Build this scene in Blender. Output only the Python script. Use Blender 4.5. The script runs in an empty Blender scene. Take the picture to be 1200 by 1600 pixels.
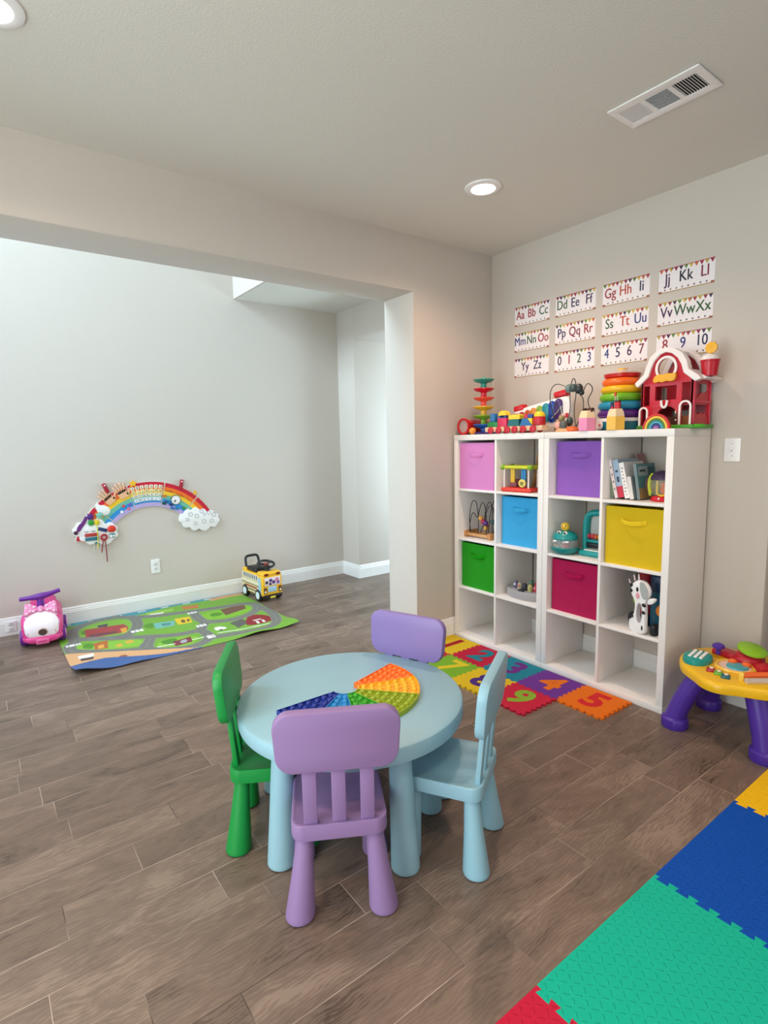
import bpy, bmesh, math, random
from mathutils import Vector, Matrix, Euler
random.seed(7)
SC = bpy.context.scene
COL = SC.collection
PI = math.pi
R = math.radians

# ------------------------------------------------------------------ camera
cam_d = bpy.data.cameras.new('camera')
cam = bpy.data.objects.new('camera', cam_d)
COL.objects.link(cam)
def cam_matrix(loc, yaw, pitch, roll):
    f = Vector((math.sin(yaw)*math.cos(pitch), math.cos(yaw)*math.cos(pitch), math.sin(pitch)))
    r = Vector((math.cos(yaw), -math.sin(yaw), 0)); u = r.cross(f)
    c, s = math.cos(roll), math.sin(roll)
    r2 = c*r+s*u; u2 = -s*r+c*u
    m = Matrix((r2, u2, -f)).transposed().to_4x4(); m.translation = loc
    return m
cam.matrix_world = cam_matrix(Vector((-3.1527, -2.8780, 1.4282)), 0.6374, -0.1262, -0.0206)
cam_d.sensor_fit = 'VERTICAL'; cam_d.sensor_height = 24.0; cam_d.lens = 863.09*24/1600
cam_d.clip_start = 0.05; cam_d.clip_end = 60
SC.camera = cam

# ------------------------------------------------------------------ world, daylight, exposure
W = bpy.data.worlds.new('sky'); SC.world = W; W.use_nodes = True
wn = W.node_tree.nodes; wn['Background'].inputs[0].default_value = (0.75, 0.87, 1.0, 1); wn['Background'].inputs[1].default_value = 1.0
SC.view_settings.view_transform = 'Standard'; SC.view_settings.look = 'None'
SC.view_settings.gamma = 1.0; SC.view_settings.use_curve_mapping = False
SC.view_settings.exposure = 0.28
def area(name, loc, direction, sx, sy, power, color, spread=PI):
    d = bpy.data.lights.new(name, 'AREA'); d.shape = 'RECTANGLE'; d.size = sx; d.size_y = sy
    d.energy = power; d.color = color; d.spread = spread
    o = bpy.data.objects.new(name, d); COL.objects.link(o); o.location = loc
    o.rotation_euler = Vector(direction).to_track_quat('-Z', 'Z').to_euler()
    return o
COOL = (0.62, 0.84, 1.0)
NEUT = (0.95, 0.98, 1.0)
# daylight through the windows (all windows stand outside the frame)
area('daylight_main_left', (-4.32, -1.95, 1.45), (1, 0, 0), 2.8, 1.7, 55, (0.92, 1.0, 0.96))
area('daylight_main_back', (-2.5, -5.92, 1.45), (0, 1, 0), 3.2, 1.7, 9, NEUT)
area('daylight_far_low', (-4.32, 1.15, 1.35), (1, 0, 0), 1.3, 1.9, 18, COOL, 2.2)
area('daylight_far_high', (-4.32, 1.1, 4.15), (1, 0, -0.36), 1.3, 1.8, 100, COOL, 2.5)
area('daylight_hall', (1.95, 0.95, 1.3), (-1, 0.12, 0), 1.1, 2.1, 112, COOL)
LAMP_COL = (1.0, 0.68, 0.50)
LAMP_W = 12
LAMP_EMIT = 9.0

# ------------------------------------------------------------------ materials
def lin(c):
    if isinstance(c, str):
        c = tuple(int(c[i:i+2], 16)/255 for i in (0, 2, 4))
    return tuple(x/12.92 if x <= 0.04045 else ((x+0.055)/1.055)**2.4 for x in c)
_M = {}
def M(hexc, rough=0.45, bump=0.0, bscale=200.0, alpha=1.0, metal=0.0, sheen=0.0, vary=0.04, vscale=6.0, emit=0.0):
    key = (hexc, rough, bump, bscale, alpha, metal, sheen, vary, emit)
    if key in _M: return _M[key]
    m = bpy.data.materials.new('m_'+hexc+'_%d' % len(_M)); m.use_nodes = True
    nt = m.node_tree; b = nt.nodes['Principled BSDF']; L = nt.links
    c = lin(hexc)
    b.inputs['Roughness'].default_value = rough; b.inputs['Metallic'].default_value = metal
    if rough >= 0.72: b.inputs['Specular IOR Level'].default_value = 0.15
    tc = nt.nodes.new('ShaderNodeTexCoord')
    if vary > 0:
        n = nt.nodes.new('ShaderNodeTexNoise'); n.inputs['Scale'].default_value = vscale; n.inputs['Detail'].default_value = 3
        L.new(tc.outputs['Object'], n.inputs['Vector'])
        mx = nt.nodes.new('ShaderNodeMix'); mx.data_type = 'RGBA'
        mx.inputs[6].default_value = (*[x*(1-vary) for x in c], 1); mx.inputs[7].default_value = (*[min(1, x*(1+vary)) for x in c], 1)
        L.new(n.outputs['Fac'], mx.inputs[0]); L.new(mx.outputs[2], b.inputs['Base Color'])
    else:
        b.inputs['Base Color'].default_value = (*c, 1)
    if bump > 0:
        n2 = nt.nodes.new('ShaderNodeTexNoise'); n2.inputs['Scale'].default_value = bscale; n2.inputs['Detail'].default_value = 2
        L.new(tc.outputs['Object'], n2.inputs['Vector'])
        bp = nt.nodes.new('ShaderNodeBump'); bp.inputs['Strength'].default_value = bump; bp.inputs['Distance'].default_value = 0.002
        L.new(n2.outputs['Fac'], bp.inputs['Height']); L.new(bp.outputs['Normal'], b.inputs['Normal'])
    if alpha < 1: b.inputs['Alpha'].default_value = alpha
    if sheen > 0: b.inputs['Sheen Weight'].default_value = sheen
    if emit > 0:
        b.inputs['Emission Color'].default_value = (*c, 1); b.inputs['Emission Strength'].default_value = emit
    _M[key] = m
    return m

def math_node(nt, op, a, b=None, c=None):
    n = nt.nodes.new('ShaderNodeMath'); n.operation = op
    for i, v in enumerate((a, b, c)):
        if v is None: continue
        if isinstance(v, (int, float)): n.inputs[i].default_value = v
        else: nt.links.new(v, n.inputs[i])
    return n.outputs[0]

def floor_material():
    m = bpy.data.materials.new('wood_look_plank_tile'); m.use_nodes = True
    nt = m.node_tree; L = nt.links; b = nt.nodes['Principled BSDF']
    tc = nt.nodes.new('ShaderNodeTexCoord'); sp = nt.nodes.new('ShaderNodeSeparateXYZ'); L.new(tc.outputs['Object'], sp.inputs[0])
    x, y = sp.outputs[0], sp.outputs[1]
    mn = lambda op, a, b_=None, c_=None: math_node(nt, op, a, b_, c_)
    PW, PL = 0.1535, 0.604
    ry = mn('DIVIDE', mn('ADD', y, 2.07), PW)
    row = mn('FLOOR', ry); fy = mn('SUBTRACT', ry, row)
    # joint offset of each course
    known = {0: -.83, 1: -.983, 2: -.901, 3: -.501, 4: -.702, 5: -.814, 6: -.636, 7: -1.0, 11: -.632, 13: -.686}
    rng = random.Random(3)
    ramp = nt.nodes.new('ShaderNodeValToRGB'); ramp.color_ramp.interpolation = 'CONSTANT'
    els = ramp.color_ramp.elements
    while len(els) < 32: els.new(len(els)/32.0*0.99)
    for i in range(32):
        k = i-4
        off = known.get(k, None)
        v = (off/PL) % 1.0 if off is not None else rng.random()
        els[i].position = i/32.0; els[i].color = (v, v, v, 1)
    L.new(mn('DIVIDE', mn('ADD', row, 4.5), 32.0), ramp.inputs[0])
    rx = mn('SUBTRACT', mn('DIVIDE', x, PL), ramp.outputs[0])
    col = mn('FLOOR', rx); fx = mn('SUBTRACT', rx, col)
    ey = mn('MULTIPLY', mn('MINIMUM', fy, mn('SUBTRACT', 1.0, fy)), PW)
    ex = mn('MULTIPLY', mn('MINIMUM', fx, mn('SUBTRACT', 1.0, fx)), PL)
    edge = mn('MINIMUM', ex, ey)
    g = nt.nodes.new('ShaderNodeMapRange'); g.interpolation_type = 'SMOOTHSTEP'
    g.inputs['From Min'].default_value = 0.0007; g.inputs['From Max'].default_value = 0.0019
    L.new(edge, g.inputs['Value']); plank = g.outputs[0]
    cid = nt.nodes.new('ShaderNodeCombineXYZ'); L.new(col, cid.inputs[0]); L.new(row, cid.inputs[1])
    wn_ = nt.nodes.new('ShaderNodeTexWhiteNoise'); wn_.noise_dimensions = '2D'; L.new(cid.outputs[0], wn_.inputs['Vector'])
    # grain coordinates: shift per plank, stretch along x
    vm = nt.nodes.new('ShaderNodeCombineXYZ')
    L.new(mn('ADD', mn('MULTIPLY', x, 1.0), mn('MULTIPLY', wn_.outputs['Value'], 37.0)), vm.inputs[0])
    L.new(mn('ADD', mn('MULTIPLY', y, 2.7), mn('MULTIPLY', wn_.outputs['Value'], 91.0)), vm.inputs[1])
    n1 = nt.nodes.new('ShaderNodeTexNoise'); n1.inputs['Scale'].default_value = 2.7; n1.inputs['Detail'].default_value = 8; n1.inputs['Roughness'].default_value = 0.66; n1.inputs['Distortion'].default_value = 1.1
    L.new(vm.outputs[0], n1.inputs['Vector'])
    n2 = nt.nodes.new('ShaderNodeTexNoise'); n2.inputs['Scale'].default_value = 26; n2.inputs['Detail'].default_value = 6; n2.inputs['Distortion'].default_value = 0.6
    L.new(vm.outputs[0], n2.inputs['Vector'])
    wv = nt.nodes.new('ShaderNodeTexWave'); wv.wave_type = 'BANDS'; wv.bands_direction = 'Y'
    wv.inputs['Scale'].default_value = 9.0; wv.inputs['Distortion'].default_value = 22; wv.inputs['Detail'].default_value = 3; wv.inputs['Detail Scale'].default_value = 0.55
    L.new(vm.outputs[0], wv.inputs['Vector'])
    t = mn('ADD', mn('MULTIPLY', n1.outputs['Fac'], 0.84), mn('ADD', mn('MULTIPLY', n2.outputs['Fac'], 0.20), mn('MULTIPLY', wv.outputs['Fac'], 0.10)))
    t = mn('ADD', t, mn('MULTIPLY', mn('SUBTRACT', wn_.outputs['Value'], 0.5), 0.13))
    cr = nt.nodes.new('ShaderNodeValToRGB'); e = cr.color_ramp.elements
    e[0].position = 0.35; e[0].color = (*lin('4b3d33'), 1)
    e[1].position = 0.74; e[1].color = (*lin('8d7a6b'), 1)
    q = e.new(0.48); q.color = (*lin('6c5b4f'), 1)
    q = e.new(0.62); q.color = (*lin('796659'), 1)
    L.new(t, cr.inputs[0])
    mx = nt.nodes.new('ShaderNodeMix'); mx.data_type = 'RGBA'
    n3 = nt.nodes.new('ShaderNodeTexNoise'); n3.inputs['Scale'].default_value = 2.3; L.new(tc.outputs['Object'], n3.inputs['Vector'])
    gr = nt.nodes.new('ShaderNodeValToRGB'); gr.color_ramp.elements[0].position = 0.38; gr.color_ramp.elements[0].color = (*lin('4a3d35'), 1); gr.color_ramp.elements[1].position = 0.58; gr.color_ramp.elements[1].color = (*lin('b09d8e'), 1)
    L.new(n3.outputs['Fac'], gr.inputs[0]); L.new(gr.outputs[0], mx.inputs[6]); L.new(cr.outputs[0], mx.inputs[7]); L.new(plank, mx.inputs[0])
    L.new(mx.outputs[2], b.inputs['Base Color'])
    b.inputs['Roughness'].default_value = 0.42
    L.new(mn('ADD', mn('MULTIPLY', n2.outputs['Fac'], 0.25), 0.30), b.inputs['Roughness'])
    bp = nt.nodes.new('ShaderNodeBump'); bp.inputs['Strength'].default_value = 0.35; bp.inputs['Distance'].default_value = 0.002
    L.new(mn('ADD', mn('MULTIPLY', plank, 0.8), mn('MULTIPLY', n2.outputs['Fac'], 0.35)), bp.inputs['Height'])
    L.new(bp.outputs['Normal'], b.inputs['Normal'])
    return m

def tread_material(hexc):
    """EVA foam with a raised diamond-plate tread"""
    m = bpy.data.materials.new('foam_tread_'+hexc); m.use_nodes = True
    nt = m.node_tree; L = nt.links; b = nt.nodes['Principled BSDF']
    mn = lambda op, a, b_=None, c_=None: math_node(nt, op, a, b_, c_)
    tc = nt.nodes.new('ShaderNodeTexCoord'); sp = nt.nodes.new('ShaderNodeSeparateXYZ'); L.new(tc.outputs['Object'], sp.inputs[0])
    P = 0.023
    u = mn('DIVIDE', sp.outputs[0], P); v = mn('DIVIDE', sp.outputs[1], P)
    iu, iv = mn('FLOOR', u), mn('FLOOR', v)
    fu = mn('SUBTRACT', mn('SUBTRACT', u, iu), 0.5); fv = mn('SUBTRACT', mn('SUBTRACT', v, iv), 0.5)
    par = mn('FLOORED_MODULO', mn('ADD', iu, iv), 2.0)
    sgn = mn('SUBTRACT', mn('MULTIPLY', par, 2.0), 1.0)
    a = mn('ADD', mn('MULTIPLY', fu, 0.7071), mn('MULTIPLY', mn('MULTIPLY', fv, 0.7071), sgn))
    c = mn('SUBTRACT', mn('MULTIPLY', fv, 0.7071), mn('MULTIPLY', mn('MULTIPLY', fu, 0.7071), sgn))
    d = mn('SQRT', mn('ADD', mn('POWER', mn('DIVIDE', a, 0.42), 2.0), mn('POWER', mn('DIVIDE', mn('ABSOLUTE', c), 0.14), 2.0)))
    g = nt.nodes.new('ShaderNodeMapRange'); g.interpolation_type = 'SMOOTHSTEP'
    g.inputs['From Min'].default_value = 1.1; g.inputs['From Max'].default_value = 0.6
    L.new(d, g.inputs['Value'])
    n = nt.nodes.new('ShaderNodeTexNoise'); n.inputs['Scale'].default_value = 350; L.new(tc.outputs['Object'], n.inputs['Vector'])
    bp = nt.nodes.new('ShaderNodeBump'); bp.inputs['Strength'].default_value = 0.9; bp.inputs['Distance'].default_value = 0.0016
    L.new(mn('ADD', g.outputs[0], mn('MULTIPLY', n.outputs['Fac'], 0.25)), bp.inputs['Height']); L.new(bp.outputs['Normal'], b.inputs['Normal'])
    b.inputs['Base Color'].default_value = (*lin(hexc), 1); b.inputs['Roughness'].default_value = 0.7; b.inputs['Specular IOR Level'].default_value = 0.2
    return m

WALL = M('cec5bb', 0.75, 0.25, 160, vary=0.012, vscale=1.2)
CEIL = M('dcd9d0', 0.85, 0.5, 120, vary=0.012, vscale=1.2)
TRIM = M('eeece9', 0.35, vary=0.01)
WHITE = M('ece7e2', 0.32, vary=0.01)
PLAS_W = M('f2f0ee', 0.3, vary=0.01)
BLACK = M('17171a', 0.4)
CHROME = M('b8b8b8', 0.25, metal=1.0)
CLEAR = M('e6ecec', 0.08, alpha=0.22, vary=0)

# ------------------------------------------------------------------ mesh builder
def rotm(rx=0, ry=0, rz=0): return Euler((rx, ry, rz)).to_matrix().to_4x4()
def T(x, y, z): return Matrix.Translation((x, y, z))
class MB:
    def __init__(self):
        self.v = []; self.f = []; self.fm = []; self.mats = []
    def mi(self, m):
        if m not in self.mats: self.mats.append(m)
        return self.mats.index(m)
    def raw(self, verts, faces, m, mtx=None):
        o = len(self.v); k = self.mi(m)
        for p in verts:
            self.v.append(tuple(mtx @ Vector(p)) if mtx is not None else tuple(p))
        flip = mtx is not None and mtx.determinant() < 0
        for f in faces:
            f = [i+o for i in f]
            if flip: f.reverse()
            self.f.append(f); self.fm.append(k)
        return self
    def bm(self, b, m, mtx=None):
        b.verts.index_update()
        self.raw([v.co[:] for v in b.verts], [[v.index for v in f.verts] for f in b.faces], m, mtx); b.free(); return self
    def box(self, c, s, m, bev=0.0, rot=None, seg=2, mtx=None, taper=None):
        b = bmesh.new(); bmesh.ops.create_cube(b, size=1.0)
        for v in b.verts:
            v.co = Vector((v.co.x*s[0], v.co.y*s[1], v.co.z*s[2]))
            if taper and v.co.z > 0: v.co.x *= taper[0]; v.co.y *= taper[1]
        if bev > 0:
            bmesh.ops.bevel(b, geom=b.edges[:], offset=min(bev, min(s)*0.49), segments=seg, profile=0.5, affect='EDGES', clamp_overlap=True)
        mm = T(*c) @ (rot if rot is not None else Matrix.Identity(4))
        if mtx is not None: mm = mtx @ mm
        return self.bm(b, m, mm)
    def span(self, a, b, m, bev=0.0, **k):
        c = [(a[i]+b[i])/2 for i in range(3)]; s = [abs(b[i]-a[i]) for i in range(3)]
        return self.box(c, s, m, bev, **k)
    def lathe(self, prof, m, mtx=None, n=32, sx=1.0, sy=1.0, arc=None, cap=True):
        if prof[0] == prof[-1]: cap = False
        vs, fs = [], []
        full = arc is None; a0, a1 = (0, 2*PI) if full else arc
        cnt = n if full else n+1
        for (r, z) in prof:
            for i in range(cnt):
                a = a0+(a1-a0)*i/n
                vs.append((r*math.cos(a)*sx, r*math.sin(a)*sy, z))
        for j in range(len(prof)-1):
            for i in range(n):
                i2 = (i+1) % cnt
                fs.append([j*cnt+i, j*cnt+i2, (j+1)*cnt+i2, (j+1)*cnt+i])
        if full and cap:
            if prof[0][0] > 1e-6: fs.append([i for i in range(cnt)][::-1])
            if prof[-1][0] > 1e-6: fs.append([(len(prof)-1)*cnt+i for i in range(cnt)])
        return self.raw(vs, fs, m, mtx)
    def cyl(self, p0, p1, r0, r1, m, n=24, bev=0.0):
        p0, p1 = Vector(p0), Vector(p1); d = p1-p0; h = d.length
        mt = T(*p0) @ d.to_track_quat('Z', 'Y').to_matrix().to_4x4()
        if bev > 0: prof = [(r0-bev, 0), (r0-bev*0.3, bev*0.3), (r0, bev), (r1, h-bev), (r1-bev*0.3, h-bev*0.3), (r1-bev, h)]
        else: prof = [(r0, 0), (r1, h)]
        return self.lathe(prof, m, mt, n)
    def sphere(self, c, r, m, n=20, rot=None, half=False):
        if isinstance(r, (int, float)): r = (r, r, r)
        k = n//2; prof = []
        for j in range(k+1):
            a = -PI/2+PI*j/k
            if half: a = PI/2*j/k
            prof.append((max(0.0, math.cos(a)), math.sin(a)))
        mt = T(*c) @ (rot if rot is not None else Matrix.Identity(4)) @ Matrix.Diagonal((r[0], r[1], r[2], 1))
        return self.lathe(prof, m, mt, n)
    def tube(self, pts, r, m, n=8, closed=False, smooth=0, flat=None):
        P = [Vector(p) for p in pts]
        for _ in range(smooth):
            Q = []
            k = len(P)
            for i in range(k if closed else k-1):
                a, b = P[i], P[(i+1) % k]
                Q += [a*0.75+b*0.25, a*0.25+b*0.75]
            if not closed: Q = [P[0]]+Q+[P[-1]]
            P = Q
        k = len(P); vs, fs = [], []
        up = None
        for i in range(k):
            if closed: t = P[(i+1) % k]-P[i-1]
            else: t = P[min(i+1, k-1)]-P[max(i-1, 0)]
            t.normalize()
            if up is None:
                up = Vector((0, 0, 1)) if abs(t.z) < 0.9 else Vector((1, 0, 0))
            s = t.cross(up); s.normalize(); up = s.cross(t); up.normalize()
            rr = r(i/(k-1)) if callable(r) else r
            for j in range(n):
                a = 2*PI*j/n
                vs.append(P[i]+s*(rr*math.cos(a)*(flat[0] if flat else 1))+up*(rr*math.sin(a)*(flat[1] if flat else 1)))
        for i in range(k if closed else k-1):
            i2 = (i+1) % k
            for j in range(n):
                j2 = (j+1) % n
                fs.append([i*n+j, i*n+j2, i2*n+j2, i2*n+j])
        if not closed:
            fs.append(list(range(n))[::-1]); fs.append([(k-1)*n+j for j in range(n)])
        return self.raw(vs, fs, m)
    def torus(self, c, R_, r, m, rot=None, n=32, k=12, sz=1.0):
        prof = [(R_+r*math.cos(2*PI*j/k), r*sz*math.sin(2*PI*j/k)) for j in range(k+1)]
        mt = T(*c) @ (rot if rot is not None else Matrix.Identity(4))
        vs, fs = [], []
        for i in range(n):
            a = 2*PI*i/n
            for j in range(k):
                vs.append((prof[j][0]*math.cos(a), prof[j][0]*math.sin(a), prof[j][1]))
        for i in range(n):
            for j in range(k):
                fs.append([i*k+j, ((i+1) % n)*k+j, ((i+1) % n)*k+(j+1) % k, i*k+(j+1) % k])
        return self.raw(vs, fs, m, mt)
    def shape(self, outlines, h, m, mtx=None, bev=0.0):
        """flat outline(s) in XY with holes, extruded from z=0 to z=h"""
        cu = bpy.data.curves.new('tmp', 'CURVE'); cu.dimensions = '2D'; cu.fill_mode = 'BOTH'
        cu.extrude = max(h/2-bev, 0); cu.bevel_depth = bev; cu.bevel_resolution = 1; cu.offset = -bev
        for ol in outlines:
            s = cu.splines.new('POLY'); s.points.add(len(ol)-1)
            for p, q in zip(s.points, ol): p.co = (q[0], q[1], 0, 1)
            s.use_cyclic_u = True
        return self._curve(cu, h, m, mtx)
    def _curve(self, cu, h, m, mtx):
        ob = bpy.data.objects.new('tmp', cu); me = ob.to_mesh()
        base = T(0, 0, h/2)
        self.raw([v.co[:] for v in me.vertices], [list(p.vertices) for p in me.polygons], m, (mtx @ base) if mtx is not None else base)
        ob.to_mesh_clear(); bpy.data.objects.remove(ob); bpy.data.curves.remove(cu)
        return self
    def text(self, body, size, h, m, mtx=None, bold=0.0, align='CENTER', xs=1.0):
        cu = bpy.data.curves.new('tmp', 'FONT'); cu.body = body; cu.size = size; cu.extrude = h/2
        cu.align_x = align; cu.align_y = 'CENTER'; cu.offset = bold; cu.resolution_u = 3
        mm = Matrix.Diagonal((xs, 1, 1, 1))
        return self._curve(cu, h, m, (mtx @ mm) if mtx is not None else mm)
    def build(self, name, parent=None, loc=None, rot=None, smooth=40, kind=None, label=None):
        me = bpy.data.meshes.new(name); me.from_pydata(self.v, [], self.f); me.validate()
        for m in self.mats: me.materials.append(m)
        if len(me.polygons) == len(self.fm): me.polygons.foreach_set('material_index', self.fm)
        b = bmesh.new(); b.from_mesh(me); bmesh.ops.remove_doubles(b, verts=b.verts[:], dist=1e-6)
        bmesh.ops.recalc_face_normals(b, faces=b.faces[:]); b.to_mesh(me); b.free()
        me.polygons.foreach_set('use_smooth', [True]*len(me.polygons))
        try: me.set_sharp_from_angle(angle=R(smooth))
        except Exception: pass
        me.update()
        o = bpy.data.objects.new(name, me); COL.objects.link(o)
        if parent is not None: o.parent = parent
        if loc is not None: o.location = loc
        if rot is not None: o.rotation_euler = rot
        if kind: o['kind'] = kind
        if label: o['label'] = label
        return o
def thing(name, label, cat, loc=(0, 0, 0), rz=0.0, group=None):
    o = bpy.data.objects.new(name, None); COL.objects.link(o); o.empty_display_size = 0.05
    o.location = loc; o.rotation_euler = (0, 0, rz); o['label'] = label; o['category'] = cat
    if group: o['group'] = group
    return o
def tag(o, label, cat, group=None):
    o['label'] = label; o['category'] = cat
    if group: o['group'] = group
    return o
def copy_tree(o, parent=None):
    c = o.copy(); COL.objects.link(c)
    if parent is not None: c.parent = parent
    for ch in list(o.children): copy_tree(ch, c)
    return c
def rrect(w, h, r, n=6, cx=0.0, cy=0.0):
    out = []
    for (sx, sy, a0) in ((1, 1, 0), (-1, 1, 90), (-1, -1, 180), (1, -1, 270)):
        for i in range(n+1):
            a = R(a0+90*i/n)
            out.append((cx+sx*(w/2-r)+r*math.cos(a), cy+sy*(h/2-r)+r*math.sin(a)))
    return out
def circ(r, n=32, cx=0.0, cy=0.0, ry=None):
    return [(cx+r*math.cos(2*PI*i/n), cy+(ry or r)*math.sin(2*PI*i/n)) for i in range(n)]
def arch(w, h, n=10, cx=0.0, y0=0.0):
    r = w/2
    return [(cx-r, y0), (cx+r, y0)]+[(cx+r*math.cos(PI*i/n), y0+h-r+r*math.sin(PI*i/n)) for i in range(n+1)]
# orientation helpers: outline X -> given axis, outline Y -> z, extrude -> third axis
YZ = Matrix(((0, 0, -1, 0), (-1, 0, 0, 0), (0, 1, 0, 0), (0, 0, 0, 1)))     # faces -x : X -> -y, Y -> z, Z -> -x
XZ = Matrix(((1, 0, 0, 0), (0, 0, -1, 0), (0, 1, 0, 0), (0, 0, 0, 1)))      # faces -y : X -> x,  Y -> z, Z -> -y

# ------------------------------------------------------------------ the setting
ZC = 2.742; ZL = 2.768; XL, YB = -4.4, -6.0
JX, HZ, WT = -0.7513, 2.394, 0.3194
m = MB(); m.span((XL-0.2, YB-0.2, -0.1), (2.2, 2.4, 0), floor_material()); m.build('floor', kind='structure')
m = MB(); m.span((XL, YB, ZC), (0, 0, ZC+0.1), CEIL); m.build('ceiling', kind='structure')
m = MB(); m.span((-1.05, WT, ZL), (0.04, 2.2, ZL+0.1), CEIL); m.build('ceiling_far', kind='structure')
m = MB(); m.span((XL, WT, 5.4), (-1.073, 2.2, 5.5), CEIL); m.build('ceiling_high', kind='structure')
m = MB(); m.span((-1.073, WT, ZL+0.1), (-0.97, 2.2, 5.5), WALL); m.span((-1.073, WT, ZL), (-1.05, 2.2, ZL+0.1), WALL); m.build('wall_upper', kind='structure')
# wall with the wide cased opening (rounded drywall corners)
m = MB()
m.shape([[(0.1, 0), (0.1, ZC+0.1), (XL, ZC+0.1), (XL, 0), (-4.0, 0), (-4.0, HZ), (JX, HZ), (JX, 0)]], WT, WALL, T(0, WT, 0) @ XZ, bev=0.012)
m.build('wall_opening', kind='structure')
m = MB(); m.span((XL, 0.22, ZC+0.1), (-1.073, WT, 5.5), WALL); m.build('wall_opening_upper', kind='structure')
# right wall with the passage beside the shelves
m = MB()
m.shape([[(-0.1, 0), (1.837, 0), (1.837, 2.44), (3.2, 2.44), (3.2, 0), (6.0, 0), (6.0, ZC+0.1), (-0.1, ZC+0.1)]], 0.14, WALL, T(0.14, 0, 0) @ YZ, bev=0.01)
m.build('wall_right', kind='structure')
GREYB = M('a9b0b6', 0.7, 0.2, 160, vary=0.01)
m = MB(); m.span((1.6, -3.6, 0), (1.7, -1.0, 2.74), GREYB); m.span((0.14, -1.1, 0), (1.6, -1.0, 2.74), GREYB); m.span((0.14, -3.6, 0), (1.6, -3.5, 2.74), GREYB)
m.build('wall_passage', kind='structure')
m = MB(); m.span((0.14, -3.6, 2.55), (1.7, -1.0, 2.65), CEIL); m.build('ceiling_passage', kind='structure')
def wall_with_holes(name, outline, holes, t, mtx):
    m = MB(); m.shape([outline]+holes, t, WALL, mtx); m.build(name, kind='structure')
def rect(x0, y0, x1, y1): return [(x0, y0), (x1, y0), (x1, y1), (x0, y1)]
# left walls (facing +x) and back wall: window openings outside the frame
wall_with_holes('wall_left', rect(2.4, 0, -6.2, 5.5)[::1], [rect(2.05, 0.35, 0.45, 2.35), rect(2.05, 3.2, 0.45, 5.1), rect(-0.5, 0.55, -3.4, 2.35)], 0.14,
    Matrix(((0, 0, -1, XL), (1, 0, 0, 0), (0, 1, 0, 0), (0, 0, 0, 1))))
wall_with_holes('wall_back', rect(-4.6, 0, 0.2, 2.85), [rect(-4.2, 0.55, -0.8, 2.35)], 0.14, T(0, YB, 0) @ Matrix(((1, 0, 0, 0), (0, 0, -1, 0), (0, 1, 0, 0), (0, 0, 0, 1))))
# far room: far wall, side wall with a cased passage
m = MB(); m.span((XL, 2.2, 0), (0.04, 2.34, 5.5), WALL); m.build('wall_far', kind='structure')
m = MB()
m.span((0.04, 1.89, 0), (0.46, 2.34, ZL+0.1), WALL, 0.012); m.span((0.04, WT, 2.458), (0.46, 1.90, ZL+0.1), WALL, 0.006)
m.build('wall_far_right', kind='structure')
m = MB(); m.span((0.46, 1.89, 0), (2.1, 2.0, 2.74), WALL); m.span((2.0, -0.9, 0), (2.1, 1.9, 2.74), WALL); m.span((0.14, 0.2, 0), (2.0, 0.31, 2.74), WALL); m.build('wall_hall', kind='structure')
m = MB(); m.span((0.46, 0.3, 2.60), (2.1, 2.0, 2.7), CEIL); m.build('ceiling_hall', kind='structure')
# baseboards: profiled, 138 mm high
def baseboard(name, a, b, nrm):
    a, b, nv = Vector((*a, 0)), Vector((*b, 0)), Vector((*nrm, 0))
    prof = [(0.0, 0), (0.016, 0), (0.016, 0.098), (0.013, 0.103), (0.013, 0.112), (0.009, 0.117), (0.009, 0.127), (0.004, 0.138), (0.0, 0.138)]
    vs = [a+nv*d+Vector((0, 0, z)) for d, z in prof]+[b+nv*d+Vector((0, 0, z)) for d, z in prof]
    k = len(prof); fs = [[i, i+1, k+i+1, k+i] for i in range(k-1)]+[list(range(k)), [k+i for i in range(k)][::-1]]
    m = MB(); m.raw(vs, fs, TRIM); return m.build(name, kind='structure', smooth=20)
baseboard('baseboard_far', (XL, 2.2), (0.04, 2.2), (0, -1))
baseboard('baseboard_far_right', (0.04, 2.2), (0.04, 1.8741), (-1, 0))
baseboard('baseboard_hall', (0.0401, 1.89), (2.0, 1.89), (0, -1))
baseboard('baseboard_right', (0, -0.0), (0, -1.832), (-1, 0))
baseboard('baseboard_opening', (JX, 0), (0, 0), (0, -1))
baseboard('baseboard_passage', (1.6, -1.1), (1.6, -3.5), (-1, 0))

# ceiling register
v = thing('ceiling_vent', 'white three-panel louvred ceiling vent in the right of the ceiling', 'vent', (-0.853, -1.662, ZC), PI/2)
m = MB(); wv_, hv_ = 0.356, 0.198
cells = [rrect(0.088, 0.118, 0.004, 2, cx) for cx in (-0.106, 0.0, 0.106)]
m.shape([rrect(wv_, hv_, 0.004, 3)]+cells, 0.006, PLAS_W, T(0, 0, -0.008), bev=0.001)
m.span((-0.17, -0.09, -0.004), (0.17, 0.09, -0.0005), M('3c3b3a', 0.8))
m.build('frame', v)
for k, (cx, tilt, vert) in enumerate(((-0.106, -40, 1), (0.0, -38, 0), (0.106, 40, 1))):
    m = MB(); n = 9 if vert else 12
    for i in range(n):
        f = (i+0.5)/n-0.5
        if vert: m.box((cx+f*0.088, 0, -0.006), (0.0075, 0.118, 0.0012), PLAS_W, rot=rotm(0, R(tilt), 0))
        else: m.box((cx, f*0.118, -0.006), (0.088, 0.0075, 0.0012), PLAS_W, rot=rotm(R(tilt), 0, 0))
    m.build('louver_panel', v)
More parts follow.
